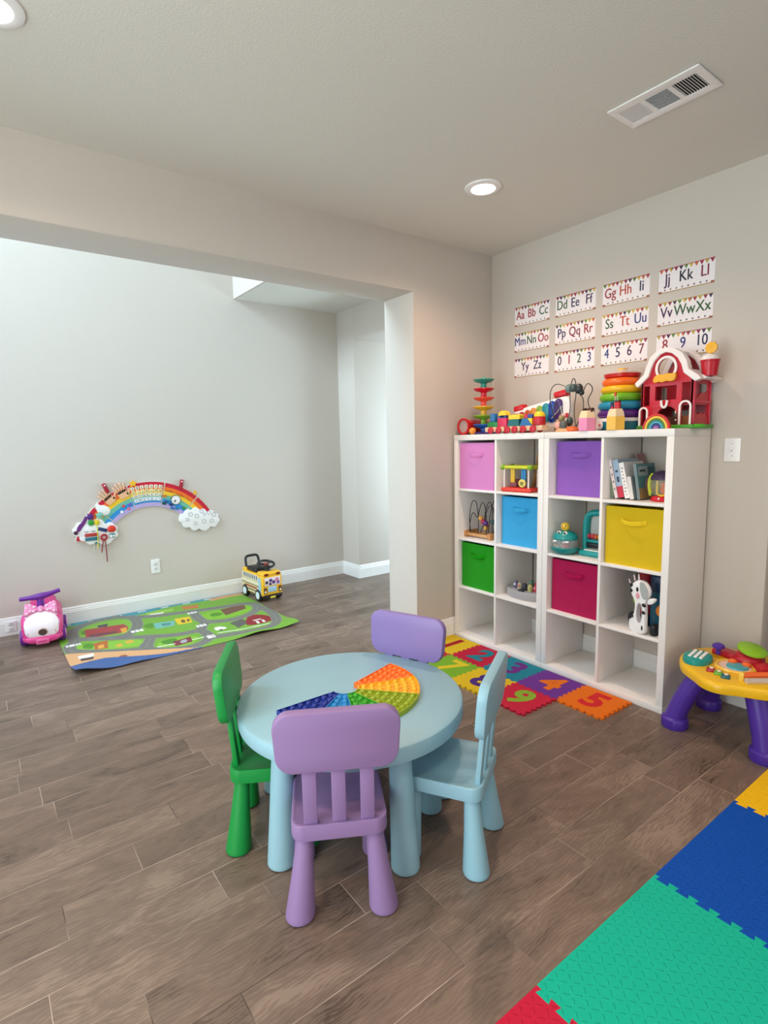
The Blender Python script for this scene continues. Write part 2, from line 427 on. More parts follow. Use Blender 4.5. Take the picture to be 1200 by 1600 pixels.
# recessed lights
def recessed(x, y, label, seen=True):
    t = thing('recessed_light', label, 'ceiling light', (x, y, ZC), 0, 'recessed ceiling lights')
    m = MB(); m.lathe([(0.062, -0.003), (0.064, -0.010), (0.075, -0.012), (0.094, -0.006), (0.096, 0.0)], PLAS_W, n=40); m.build('trim_ring', t)
    m = MB(); m.lathe([(0.0, -0.006), (0.063, -0.006), (0.063, -0.003), (0.0, -0.003)], M('fff0e2', 0.5, vary=0, emit=LAMP_EMIT), n=32); m.build('lens', t)
    d = bpy.data.lights.new('lamp_bulb', 'SPOT'); d.energy = LAMP_W*4; d.color = LAMP_COL; d.spot_size = R(150); d.spot_blend = 0.9; d.shadow_soft_size = 0.06
    o = bpy.data.objects.new('lamp_bulb', d); COL.objects.link(o); o.location = (x, y, ZC-0.03)
    return t
recessed(-0.868, -0.726, 'lit recessed ceiling light near the corner above the shelves')
recessed(-2.99, -0.735, 'lit recessed ceiling light cut off at the top left of the photo')
for k, (x, y) in enumerate(((-0.868, -2.85), (-2.99, -2.85))):
    m = MB(); m.lathe([(0.062, -0.003), (0.064, -0.010), (0.075, -0.012), (0.094, -0.006), (0.096, 0.0)], PLAS_W, T(x, y, ZC), n=40, cap=False)
    m.lathe([(0.0, -0.006), (0.063, -0.006)], M('fff0e2', 0.5, vary=0, emit=LAMP_EMIT), T(x, y, ZC), n=32, cap=False); m.build('trim_%d' % (k+1), kind='structure')
    d = bpy.data.lights.new('lamp_bulb', 'SPOT'); d.energy = LAMP_W*3; d.color = LAMP_COL; d.spot_size = R(150); d.spot_blend = 0.9; d.shadow_soft_size = 0.06
    o = bpy.data.objects.new('lamp_bulb', d); COL.objects.link(o); o.location = (x, y, ZC-0.03)

# switch and outlets
t = thing('light_switch', 'white toggle light switch plate on the wall right of the shelves', 'switch', (0, -1.652, 1.351))
m = MB(); m.shape([rrect(0.076, 0.12, 0.005)], 0.006, PLAS_W, YZ, bev=0.002); m.build('wall_plate', t)
m = MB(); m.box((-0.012, 0, 0.004), (0.016, 0.009, 0.02), PLAS_W, 0.002, rot=rotm(0, R(25), 0)); m.build('toggle', t)
for z in (-0.03, 0.03):
    m = MB(); m.cyl((-0.006, 0, z), (-0.0075, 0, z), 0.0035, 0.003, CHROME, 12); m.build('screw', t)
def outlet(name, label, loc, w=0.076, h=0.125):
    t = thing(name, label, 'outlet', loc)
    m = MB(); m.shape([rrect(w, h, 0.005)], 0.006, PLAS_W, XZ, bev=0.002); m.build('wall_plate', t)
    for s in (-1, 1):
        m = MB(); m.shape([rrect(0.034, 0.03, 0.008)], 0.003, M('e2dfdb', 0.4), T(0, -0.006, s*0.02) @ XZ, bev=0.001)
        for dx in (-0.006, 0.006): m.box((dx, -0.0092, s*0.02+0.003), (0.0022, 0.001, 0.008), BLACK)
        m.cyl((0, -0.0088, s*0.02-0.008), (0, -0.0096, s*0.02-0.008), 0.0024, 0.0024, BLACK, 10)
        m.build('receptacle', t)
outlet('wall_outlet', 'white duplex wall outlet below the wall-hung rainbow board', (-1.928, 2.2, 0.376))
outlet('wall_outlet', 'small white outlet set in the baseboard left of the pink ride-on car', (-3.025, 2.184, 0.068), 0.072, 0.08)

# ------------------------------------------------------------------ cube shelves and bins
XF, YL, UW, SH, TH, TI = -0.41, -0.0213, 0.765, 1.465, 0.038, 0.016
CW = (UW-2*TH-TI)/2; CH = (SH-2*TH-3*TI)/4
ROWZ = [TH+(CH+TI)*(3-i) for i in range(4)]                     # floor of each row, top row first
def CY(unit, c): return YL-unit*UW-TH-(CW+TI)*c                   # left edge (larger y) of a compartment
def shelf(unit, label):
    t = thing('cube_shelf', label, 'shelf', (XF, YL-unit*UW, 0), 0, 'white cube shelves')
    g = 0.0022 if unit else 0
    m = MB(); m.span((0, -g, SH-TH), (0.39, -UW, SH), WHITE, 0.0015); m.build('top_panel', t)
    m = MB(); m.span((0, -g, 0), (0.39, -UW, TH), WHITE, 0.0015); m.build('bottom_panel', t)
    for y in (0, UW-TH):
        m = MB(); m.span((0, -y-g, TH), (0.39, -y-TH, SH-TH), WHITE, 0.0012); m.build('side_panel', t)
    m = MB(); m.span((0.004, -TH-CW, TH), (0.386, -TH-CW-TI, SH-TH), WHITE, 0.001); m.build('divider', t)
    for c in (0, 1):
        for i in range(3):
            y0 = -TH-(CW+TI)*c
            m = MB(); m.span((0.004, y0, ROWZ[i]-TI), (0.386, y0-CW, ROWZ[i]), WHITE, 0.001); m.build('shelf_board', t)
shelf(0, 'left white cube shelf with pink, blue and green fabric bins')
shelf(1, 'right white cube shelf with purple, yellow and magenta fabric bins')
def bin_(unit, c, row, hexc, label, inset, sag=0.0, hand=None):
    fab = M(hexc, 0.85, 0.35, 900, sheen=0.2, vary=0.05, vscale=9)
    w, h, d = CW-0.012, CH-0.018, 0.30
    t = thing('fabric_bin', label, 'bin', (XF+inset, CY(unit, c)-CW/2, ROWZ[row]), 0, 'fabric storage bins')
    m = MB(); b = bmesh.new(); bmesh.ops.create_cube(b, size=1)
    for v_ in b.verts: v_.co = Vector(((v_.co.x+0.5)*d, v_.co.y*w, (v_.co.z+0.5)*h))
    bmesh.ops.bevel(b, geom=[e for e in b.edges if abs(e.verts[0].co.z-e.verts[1].co.z) > 0.1], offset=0.006, segments=2, affect='EDGES')
    top = max(b.faces, key=lambda f: f.calc_center_median().z)
    r_ = bmesh.ops.inset_region(b, faces=[top], thickness=0.004); bmesh.ops.translate(b, verts=top.verts[:], vec=(0, 0, -h+0.01))
    m.bm(b, fab)
    m.span((0.002, w/2+0.0008, h-0.03), (0.004, -w/2-0.0008, h-0.028), fab)
    m.build('body', t)
    m = MB(); hz = h*0.76; L_ = 0.062; hm = M(hand or hexc, 0.8, 0.3, 900, vary=0.04)
    pts = [(-0.001, L_+0.006, hz), (-0.003, L_-0.004, hz), (-0.020, L_*0.72, hz-sag*0.4), (-0.026, 0, hz-sag), (-0.020, -L_*0.75, hz-sag*0.3), (-0.003, -L_+0.004, hz), (-0.001, -L_-0.006, hz)]
    m.tube(pts, 0.013, hm, 10, smooth=2, flat=(0.13, 1.0)); m.build('handle', t)
bin_(0, 0, 0, 'd583bd', 'pink fabric bin in the top left compartment', 0.012, 0.006)
bin_(0, 1, 1, '38a0d4', 'sky blue fabric bin under the caged activity toy', 0.05, 0.006)
bin_(0, 0, 2, '148c06', 'bright green fabric bin below the wooden bead maze', 0.028, 0.01)
bin_(1, 0, 0, '8d5cb8', 'purple fabric bin left of the row of books', 0.065, 0.006)
bin_(1, 1, 1, 'd3b217', 'mustard yellow fabric bin below the books', 0.03, 0.008, 'e9c626')
bin_(1, 0, 2, 'a80e4a', 'magenta fabric bin below the teal bead toys', 0.04, 0.006)

# ------------------------------------------------------------------ alphabet cards on the shelf wall
CARD = M('f0e9ea', 0.4, vary=0.01); RULE = M('e3d9da', 0.5, vary=0); WOOD_L = M('a98a55', 0.5)
BUNT = ['a5303f', 'b9a24a', '8f2a44', '3a2a52', '5f8a3a', 'd0b14a', 'c8643c']
C_ = dict(r='9a1824', o='bb4426', g='2c5a30', n='1c1c4c', p='3c1444', b='2a3878', k='1d1833', m='80103e', d='7b1a2c')
def card(col, row, text, cols, label):
    w, h = 0.290, 0.127
    y0 = (-0.2145, -0.5535, -0.890, -1.231)[col]; zt = (2.3365, 2.160, 1.986)[row]
    m = MB(); MT = T(0, y0, zt-h) @ YZ
    m.shape([rect(0, 0, w, h)], 0.0012, CARD, MT)
    n = 11
    for i in range(n):
        x0 = w*i/n; m.raw([(x0, h, 0.0014), (x0+w/n, h, 0.0014), (x0+w/n/2, h-0.024, 0.0014)], [[0, 2, 1]], M(BUNT[(i+col*2+row) % 7], 0.5, vary=0), MT)
    m.raw([(0, h, .0016), (w, h, .0016), (w, h-0.003, .0016), (0, h-0.003, .0016)], [[0, 1, 2, 3]], M(BUNT[row % 3], 0.5, vary=0), MT)
    m.raw([(0, 0, .0014), (w, 0, .0014), (w, 0.005, .0014), (0, 0.005, .0014)], [[0, 1, 2, 3]], WOOD_L, MT)
    for q in (0.0, w-0.018): m.raw([(q, 0, .0016), (q+0.018, 0, .0016), (q+0.018, 0.012, .0016), (q, 0.012, .0016)], [[0, 1, 2, 3]], M('9c5a3c', 0.5, vary=0), MT)
    for z in (0.034, 0.062, 0.09): m.raw([(0.004, z, .0014), (w-0.004, z, .0014), (w-0.004, z+0.0012, .0014), (0.004, z+0.0012, .0014)], [[0, 1, 2, 3]], RULE, MT)
    rng = random.Random(col*7+row)
    for i in range(8):                                                # little hand prints along the ruler
        cx = 0.035+i*0.031; hm = M(rng.choice(['4a4a4a', '7a4a3a', '3f6a4a', '8a6a2a', '6a3a5a']), 0.6, vary=0)
        a = rng.uniform(-0.3, 0.3)
        m.raw([(cx+x_*math.cos(a)-y_*math.sin(a), 0.014+x_*math.sin(a)+y_*math.cos(a), .0015) for x_, y_ in circ(0.0042, 8)], [list(range(8))], hm, MT)
        for k in (-1, 0, 1): m.raw([(cx+k*0.003-0.001, 0.016, .0015), (cx+k*0.003+0.001, 0.016, .0015), (cx+k*0.0045, 0.0235, .0015)], [[0, 1, 2]], hm, MT)
    parts = text.split(' '); k = len(parts)
    for i, s in enumerate(parts):
        cx = w*(i+0.5)/k if k > 2 else w*(0.32+0.36*i)
        mt = MT @ T(cx, 0.069, 0.0012)
        [m.text(s, 0.082, 0.0006+.0001*q, M(C_[cols[i]], 0.5, vary=0), mt @ T(.0009*q-.0009, 0, 0), xs=0.78) for q in (0, 1, 2)]
    o = m.build('alphabet_card' if not text[0].isdigit() else 'number_card'); tag(o, label, 'wall card', 'alphabet and number cards on the wall'); return o
for row, texts in enumerate((("Aa Bb Cc", "Dd Ee Ff", "Gg Hh Ii", "Jj Kk Ll"), ("Mm Nn Oo", "Pp Qq Rr", "Ss Tt Uu", "Vv Ww Xx"), ("Yy Zz", "0 1 2 3", "4 5 6 7", "8 9 10"))):
    cc = (("rrg", "gnp", "ron", "pkm"), ("bgr", "ndr", "gob", "pgg"), ("pn", "prgb", "bnpd", "rbn"))[row]
    for col, s in enumerate(texts):
        kind = 'white number card reading' if s[0].isdigit() else 'white alphabet card reading'
        card(col, row, s, cc[col], '%s %s on the wall above the shelves' % (kind, s))

# ------------------------------------------------------------------ play table and chairs
PB = '93bccb'; BLUEP = M(PB, 0.42, 0.12, 700, vary=0.02)
TX, TY, TZ = -2.07, -1.18, 0.478
t = thing('play_table', 'round light blue plastic children\'s table in the middle of the room', 'table', (TX, TY, 0))
m = MB(); r = 0.425
m.lathe([(0, TZ-0.02), (r-0.045, TZ-0.02), (r-0.045, TZ-0.062), (r-0.02, TZ-0.066), (r-0.004, TZ-0.058), (r, TZ-0.045), (r, TZ-0.014), (r-0.004, TZ-0.005), (r-0.013, TZ), (0, TZ)], BLUEP, n=96)
m.build('tabletop', t, smooth=35)
for k in range(5):
    a = R(193+72*k); bx, by = 0.362*math.cos(a), 0.362*math.sin(a); tx, ty = 0.335*math.cos(a), 0.335*math.sin(a)
    m = MB(); d = Vector((bx-tx, by-ty, -0.43))
    pts = [(0.036, 0.44), (0.0375, 0.40), (0.0435, 0.18), (0.049, 0.016), (0.049, 0.008), (0.0475, 0.005), (0.046, 0.004)]
    vs, n = [], 32
    for rr, z in pts:
        f = z/0.44
        for i in range(n): vs.append((bx+(tx-bx)*f+rr*math.cos(2*PI*i/n), by+(ty-by)*f+rr*math.sin(2*PI*i/n), z))
    fs = [[j*n+i, j*n+(i+1) % n, (j+1)*n+(i+1) % n, (j+1)*n+i] for j in range(len(pts)-1) for i in range(n)]+[[(len(pts)-1)*n+i for i in range(n)]]
    m.raw(vs, fs, BLUEP); m.cyl((bx, by, 0), (bx, by, 0.0045), 0.043, 0.045, BLACK, 24); m.build('leg', t)
def make_chair(hexc, label, loc, rz):
    mt = M(hexc, 0.42, 0.12, 700, vary=0.02)
    t = thing('child_chair', label, 'chair', (*loc, 0), rz, 'plastic children\'s chairs around the table')
    # seat: rounded slab with a shallow dish
    m = MB(); n = 9; o_ = rrect(0.29, 0.28, 0.04, n); k = len(o_)
    def ring(s, z): return [(x*s, y*s, z) for x, y in o_]
    rings = [(0.90, 0.262), (0.97, 0.256), (0.992, 0.258), (1.0, 0.264), (1.0, 0.301), (0.992, 0.306), (0.975, 0.307), (0.93, 0.3055), (0.90, 0.303), (0.4, 0.302)]
    vs = [p for s, z in rings for p in ring(s, z)]; fs = [[j*k+i, j*k+(i+1) % k, (j+1)*k+(i+1) % k, (j+1)*k+i] for j in range(len(rings)-1) for i in range(k)]
    fs += [[i for i in range(k)][::-1], [(len(rings)-1)*k+i for i in range(k)]]
    m.raw(vs, fs, mt); m.build('seat', t)
    for sx, sy in ((-1, 1), (1, 1), (-1, -1), (1, -1)):
        bx, by = sx*0.129, sy*0.121; tx, ty = sx*0.104, sy*0.098
        pts = [(0.0245, 0.268), (0.025, 0.255), (0.033, 0.14), (0.0448, 0.016), (0.0448, 0.008), (0.0435, 0.005), (0.042, 0.004)]
        vs, nn = [], 28
        for rr, z in pts:
            f = z/0.268
            for i in range(nn): vs.append((bx+(tx-bx)*f+rr*math.cos(2*PI*i/nn), by+(ty-by)*f+rr*math.sin(2*PI*i/nn), z))
        fs = [[j*nn+i, j*nn+(i+1) % nn, (j+1)*nn+(i+1) % nn, (j+1)*nn+i] for j in range(len(pts)-1) for i in range(nn)]+[[(len(pts)-1)*nn+i for i in range(nn)]]
        m = MB(); m.raw(vs, fs, mt); m.cyl((bx, by, 0), (bx, by, 0.0045), 0.039, 0.041, BLACK, 24); m.build('leg', t)
    lean = rotm(R(5), 0, 0)
    base = T(0, -0.118, 0.30) @ lean
    for x in (-0.088, 0, 0.088):
        m = MB(); m.box((x*0.97, 0, 0.10), (0.042, 0.017, 0.21), mt, 0.003, mtx=base); m.build('back_slat', t)
    m = MB()
    pw, ph = 0.375, 0.192
    rr = rrect(pw, ph, 0.054, 10)
    pan = [(x*(1-0.055*(0.5-y/ph)), y) for x, y in rr]
    m.shape([pan], 0.034, mt, base @ T(0, 0.014, 0.279) @ XZ, bev=0.007); m.build('back_panel', t)
    return t
make_chair('9176a6', 'lilac plastic chair nearest the camera with its back turned', (-2.305, -1.452), R(-29.4))
make_chair('90bccd', 'light blue plastic chair at the right side of the round table', (-1.885, -1.535), R(31.1))
make_chair('8c79b6', 'lilac plastic chair on the far side of the table', (-1.815, -1.094), R(111.3))
make_chair('0c8c3d', 'green plastic chair at the left side of the round table', (-2.347, -1.058), R(-120))

# pop fidget toy on the table
PCX, PCY, PZ = -2.083, -1.16, TZ
t = thing('pop_fidget_toy', 'rainbow fan-shaped silicone pop toy lying on the round table', 'toy', (PCX, PCY, PZ))
A0, A1 = 15.5, -180.0; r0, r1 = 0.05, 0.287; NS = 6
for k, hx in enumerate(('f5761c', 'f2b41c', '96ab1a', '35a11c', '1c86c6', '0f2a8c')):
    mt = M(hx, 0.4, vary=0.03); a0 = R(A0+(A1-A0)*k/NS); a1 = R(A0+(A1-A0)*(k+1)/NS)
    m = MB(); n = 14
    def arcp(r, z, flip=False): return [(r*math.cos(a0+(a1-a0)*i/n), r*math.sin(a0+(a1-a0)*i/n), z) for i in range(n+1)]
    loops = [arcp(r0, 0), arcp(r1, 0), arcp(r1, 0.019), arcp(r1-0.004, 0.020), arcp(r0+0.004, 0.020), arcp(r0, 0.019), arcp(r0, 0)]
    # rim wall, recessed floor
    def band(pa, pb): 
        kk = n+1; m.raw(pa+pb, [[i, i+1, kk+i+1, kk+i] for i in range(n)], mt)
    band(arcp(r1, 0), arcp(r1, 0.018)); band(arcp(r1, 0.018), arcp(r1-0.004, 0.020)); band(arcp(r1-0.004, 0.020), arcp(r1-0.006, 0.0125)); band(arcp(r1-0.006, 0.0125), arcp(r0+0.006, 0.0125))
    band(arcp(r0+0.006, 0.0125), arcp(r0+0.004, 0.020)); band(arcp(r0+0.004, 0.020), arcp(r0, 0.018)); band(arcp(r0, 0.018), arcp(r0, 0)); band(arcp(r0, 0), arcp(r1, 0))
    for aa, s in ((a0, -1), (a1, 1)):                                      # end walls / dividing ribs
        c, sn = math.cos(aa), math.sin(aa); px, py = -sn*s*0.003*-1, c*s*0.003*-1
        px, py = (sn*0.003, -c*0.003) if s < 0 else (-sn*0.003, c*0.003)
        e = [(r0*c, r0*sn, 0), (r1*c, r1*sn, 0), (r1*c, r1*sn, 0.019), (r0*c, r0*sn, 0.019)]
        e2 = [(r0*c+px, r0*sn+py, 0), (r1*c+px, r1*sn+py, 0), (r1*c+px, r1*sn+py, 0.019), (r0*c+px, r0*sn+py, 0.019)]
        m.raw(e+e2, [[0, 1, 2, 3], [7, 6, 5, 4], [3, 2, 6, 7], [0, 4, 5, 1], [1, 5, 6, 2], [0, 3, 7, 4]], mt)
    nr = 7; dr = (r1-r0-0.012)/nr
    for q in range(1, nr):                                                # thin ridges between rows
        rq = r0+0.006+dr*q
        band(arcp(rq-0.0012, 0.0125), arcp(rq-0.0008, 0.0155)); band(arcp(rq-0.0008, 0.0155), arcp(rq+0.0008, 0.0155)); band(arcp(rq+0.0008, 0.0155), arcp(rq+0.0012, 0.0125))
    m.build('colour_segment', t)
    m = MB()
    for q in range(nr):
        rq = r0+0.006+dr*(q+0.5); cnt = max(2, int(abs(a1-a0)*rq/0.026))
        for j in range(cnt):
            a = a0+(a1-a0)*(j+0.5)/cnt
            m.sphere((rq*math.cos(a), rq*math.sin(a), 0.0125), (min(0.0115, dr*0.42),)*2+(0.0095,), mt, 10, half=True)
    m.build('bubble_field', t)

# ------------------------------------------------------------------ foam floor tiles
def toothed(p, q, n, amp, gap=0.0, dove=0.0, start=1, lead=0.0):
    """points from p (inclusive) to q (exclusive) along a jigsaw edge; teeth push to the left of p->q when start=1"""
    p, q = Vector(p), Vector(q); d = q-p; L_ = d.length; d.normalize(); nrm = Vector((-d.y, d.x))
    pts = [p]; pitch = (L_-2*lead)/n
    for i in range(n):
        s0 = lead+pitch*(i+0.25); s1 = lead+pitch*(i+0.75)
        pts += [p+d*s0, p+d*(s0-dove)+nrm*amp*start, p+d*(s1+dove)+nrm*amp*start, p+d*s1]
    return [(a.x, a.y) for a in pts]
def rev(pts, last): return [last]+pts[:0:-1]
NM_X = [-0.4215, -0.6985, -0.9755]; NM_Y = [-0.012-0.277*i for i in range(6)]
def nedge(p, q): return toothed(p, q, 6, 0.011, dove=0.003, lead=0.012)
def number_tile(ci, ri, hexc, digit, dhex, label):
    fo = M(hexc, 0.75, 0.3, 500, vary=0.04)
    x1, x0 = NM_X[ci], NM_X[ci+1]; y1, y0 = NM_Y[ri], NM_Y[ri+1]
    # every grid line has one fixed jigsaw profile, so neighbours interlock
    b_ = nedge((x0, y0), (x1, y0)); rt = nedge((x1, y0), (x1, y1)); tp = nedge((x0, y1), (x1, y1)); lf = nedge((x0, y0), (x0, y1))
    if ci == 0: rt = [(x1, y0)]
    out = b_+rt+rev(tp, (x1, y1))+rev(lf, (x0, y1))
    cx, cy = (x0+x1)/2, (y0+y1)/2
    out = [(cx+(x-cx)*0.998-cx, cy+(y-cy)*0.998-cy) for x, y in out]
    m = MB(); m.shape([out], 0.010, fo); o = m.build('number_mat_tile', loc=(cx, cy, 0)); tag(o, label, 'foam tile', 'small number foam tiles by the shelves')
    m = MB(); m.text(digit, 0.245, 0.0015, M(dhex, 0.75, 0.3, 500, vary=0.04), T(0, 0, 0.0095) @ rotm(0, 0, -PI/2), bold=0.009)
    m.build('number', o)
TEAL_F, PUR_F, RED_F, ORG_F, YEL_F, GRN_F = '217f93', '6b3590', 'b81f3c', 'e2701c', 'd6b524', '76a92e'
number_tile(0, 0, YEL_F, '1', 'a01f2a', 'yellow foam tile with a red 1 at the corner of the shelf')
number_tile(0, 1, RED_F, '2', '1f7d8c', 'red foam tile with a teal 2 in front of the shelf')
number_tile(0, 2, TEAL_F, '3', '6b2f82', 'teal foam tile with a purple 3 in front of the shelves')
number_tile(0, 3, PUR_F, '4', 'e0701e', 'purple foam tile with an orange 4 in front of the shelf')
number_tile(0, 4, ORG_F, '5', 'cf2a30', 'orange foam tile with a red 5 at the end of the number mat')
number_tile(1, 0, RED_F, '6', 'e2b424', 'dark red foam tile mostly hidden behind the far lilac chair')
number_tile(1, 1, GRN_F, '7', 'd6c02c', 'green foam tile with a yellow 7 behind the table')
number_tile(1, 2, YEL_F, '8', '4b2c7c', 'yellow foam tile with a purple 8 behind the light blue chair')
number_tile(1, 3, 'c0243f', '9', '86a834', 'crimson foam tile with a light green 9')
BT = 0.605; BY1, BY0 = -2.075, -2.680; BXS = [-2.698, -2.093, -1.488, -0.883, -0.278]
for k, (hx, nm) in enumerate((('c41c3c', 'red'), ('10b496', 'sea green'), ('034cac', 'dark blue'), ('f0bc16', 'yellow'))):
    x0, x1 = BXS[k], BXS[k+1]
    rt = toothed((x1, BY0), (x1, BY1), 10, 0.018, dove=0.005) if k < 3 else [(x1, BY0)]
    lf = toothed((x0, BY0), (x0, BY1), 10, 0.018, dove=0.005) if k > 0 else [(x0, BY0)]
    out = [(x0, BY0)]+rt+rev(lf, (x0, BY1))[:-1]
    out = [(x0, BY0)]+rt+[(x1, BY1), (x0, BY1)]+lf[:0:-1]
    cx, cy = (x0+x1)/2, (BY0+BY1)/2
    m = MB(); m.shape([[(x-cx, y-cy) for x, y in out]], 0.012, tread_material(hx)); o = m.build('foam_floor_tile', loc=(cx, cy, 0))
    tag(o, ('large red foam floor tile at the bottom edge of the photo', 'large sea green foam floor tile between the red and dark blue ones', 'large dark blue foam floor tile between the green and yellow ones', 'large yellow foam floor tile at the right edge of the photo')[k], 'foam tile', 'large interlocking foam floor tiles')

# ------------------------------------------------------------------ far room: road play mat
def in_poly(x, y, P):
    c = False; j = len(P)-1
    for i in range(len(P)):
        xi, yi = P[i]; xj, yj = P[j]
        if (yi > y) != (yj > y) and x < (xj-xi)*(y-yi)/(yj-yi)+xi: c = not c
        j = i
    return c
def chaikin(P, k=2, closed=False):
    for _ in range(k):
        Q = []; n = len(P)
        for i in range(n if closed else n-1):
            a, b = P[i], P[(i+1) % n]
            Q += [(a[0]*.75+b[0]*.25, a[1]*.75+b[1]*.25), (a[0]*.25+b[0]*.75, a[1]*.25+b[1]*.75)]
        P = Q if closed else [P[0]]+Q+[P[-1]]
    return P
def dist_poly(x, y, P, cut=1e9):
    best = 1e9
    for i in range(len(P)-1):
        ax, ay = P[i]; bx, by = P[i+1]; dx, dy = bx-ax, by-ay
        t_ = max(0, min(1, ((x-ax)*dx+(y-ay)*dy)/(dx*dx+dy*dy+1e-12)))
        d = (x-ax-t_*dx)**2+(y-ay-t_*dy)**2
        if d < best: best = d
    return math.sqrt(best)
MX0, MX1, MY0, MY1 = -2.755, -1.180, 0.945, 2.178
ROADS = [[(-2.71, 1.47), (-2.71, 1.6), (-2.65, 1.67), (-2.66, 1.86), (-2.63, 1.99), (-2.5, 2.11), (-2.3, 2.13), (-2.18, 2.03), (-2.18, 1.84), (-2.24, 1.66), (-2.32, 1.57), (-2.43, 1.58), (-2.64, 1.72)],
    [(-2.63, 1.71), (-2.34, 1.52), (-2.18, 1.42), (-2.06, 1.35), (-1.94, 1.32), (-1.84, 1.33), (-1.83, 1.19), (-1.84, 1.1), (-1.94, 1.02), (-2.05, 1.0), (-2.27, 1.13), (-2.26, 1.24), (-2.19, 1.4)],
    [(-2.3, 2.13), (-2.09, 1.95), (-1.77, 1.87), (-1.52, 1.82), (-1.22, 1.78), (-1.24, 1.58), (-1.37, 1.45), (-1.57, 1.4), (-1.75, 1.49), (-1.76, 1.63), (-1.74, 1.84)],
    [(-1.23, 1.61), (-1.21, 1.4), (-1.25, 1.2), (-1.33, 1.06), (-1.48, 1.02), (-1.68, 1.07), (-1.82, 1.1)],
    [(-2.71, 1.47), (-2.53, 1.3), (-2.3, 1.18), (-2.25, 1.28)], [(-1.84, 1.33), (-1.75, 1.49)]]
ROADS = [chaikin(p) for p in ROADS]
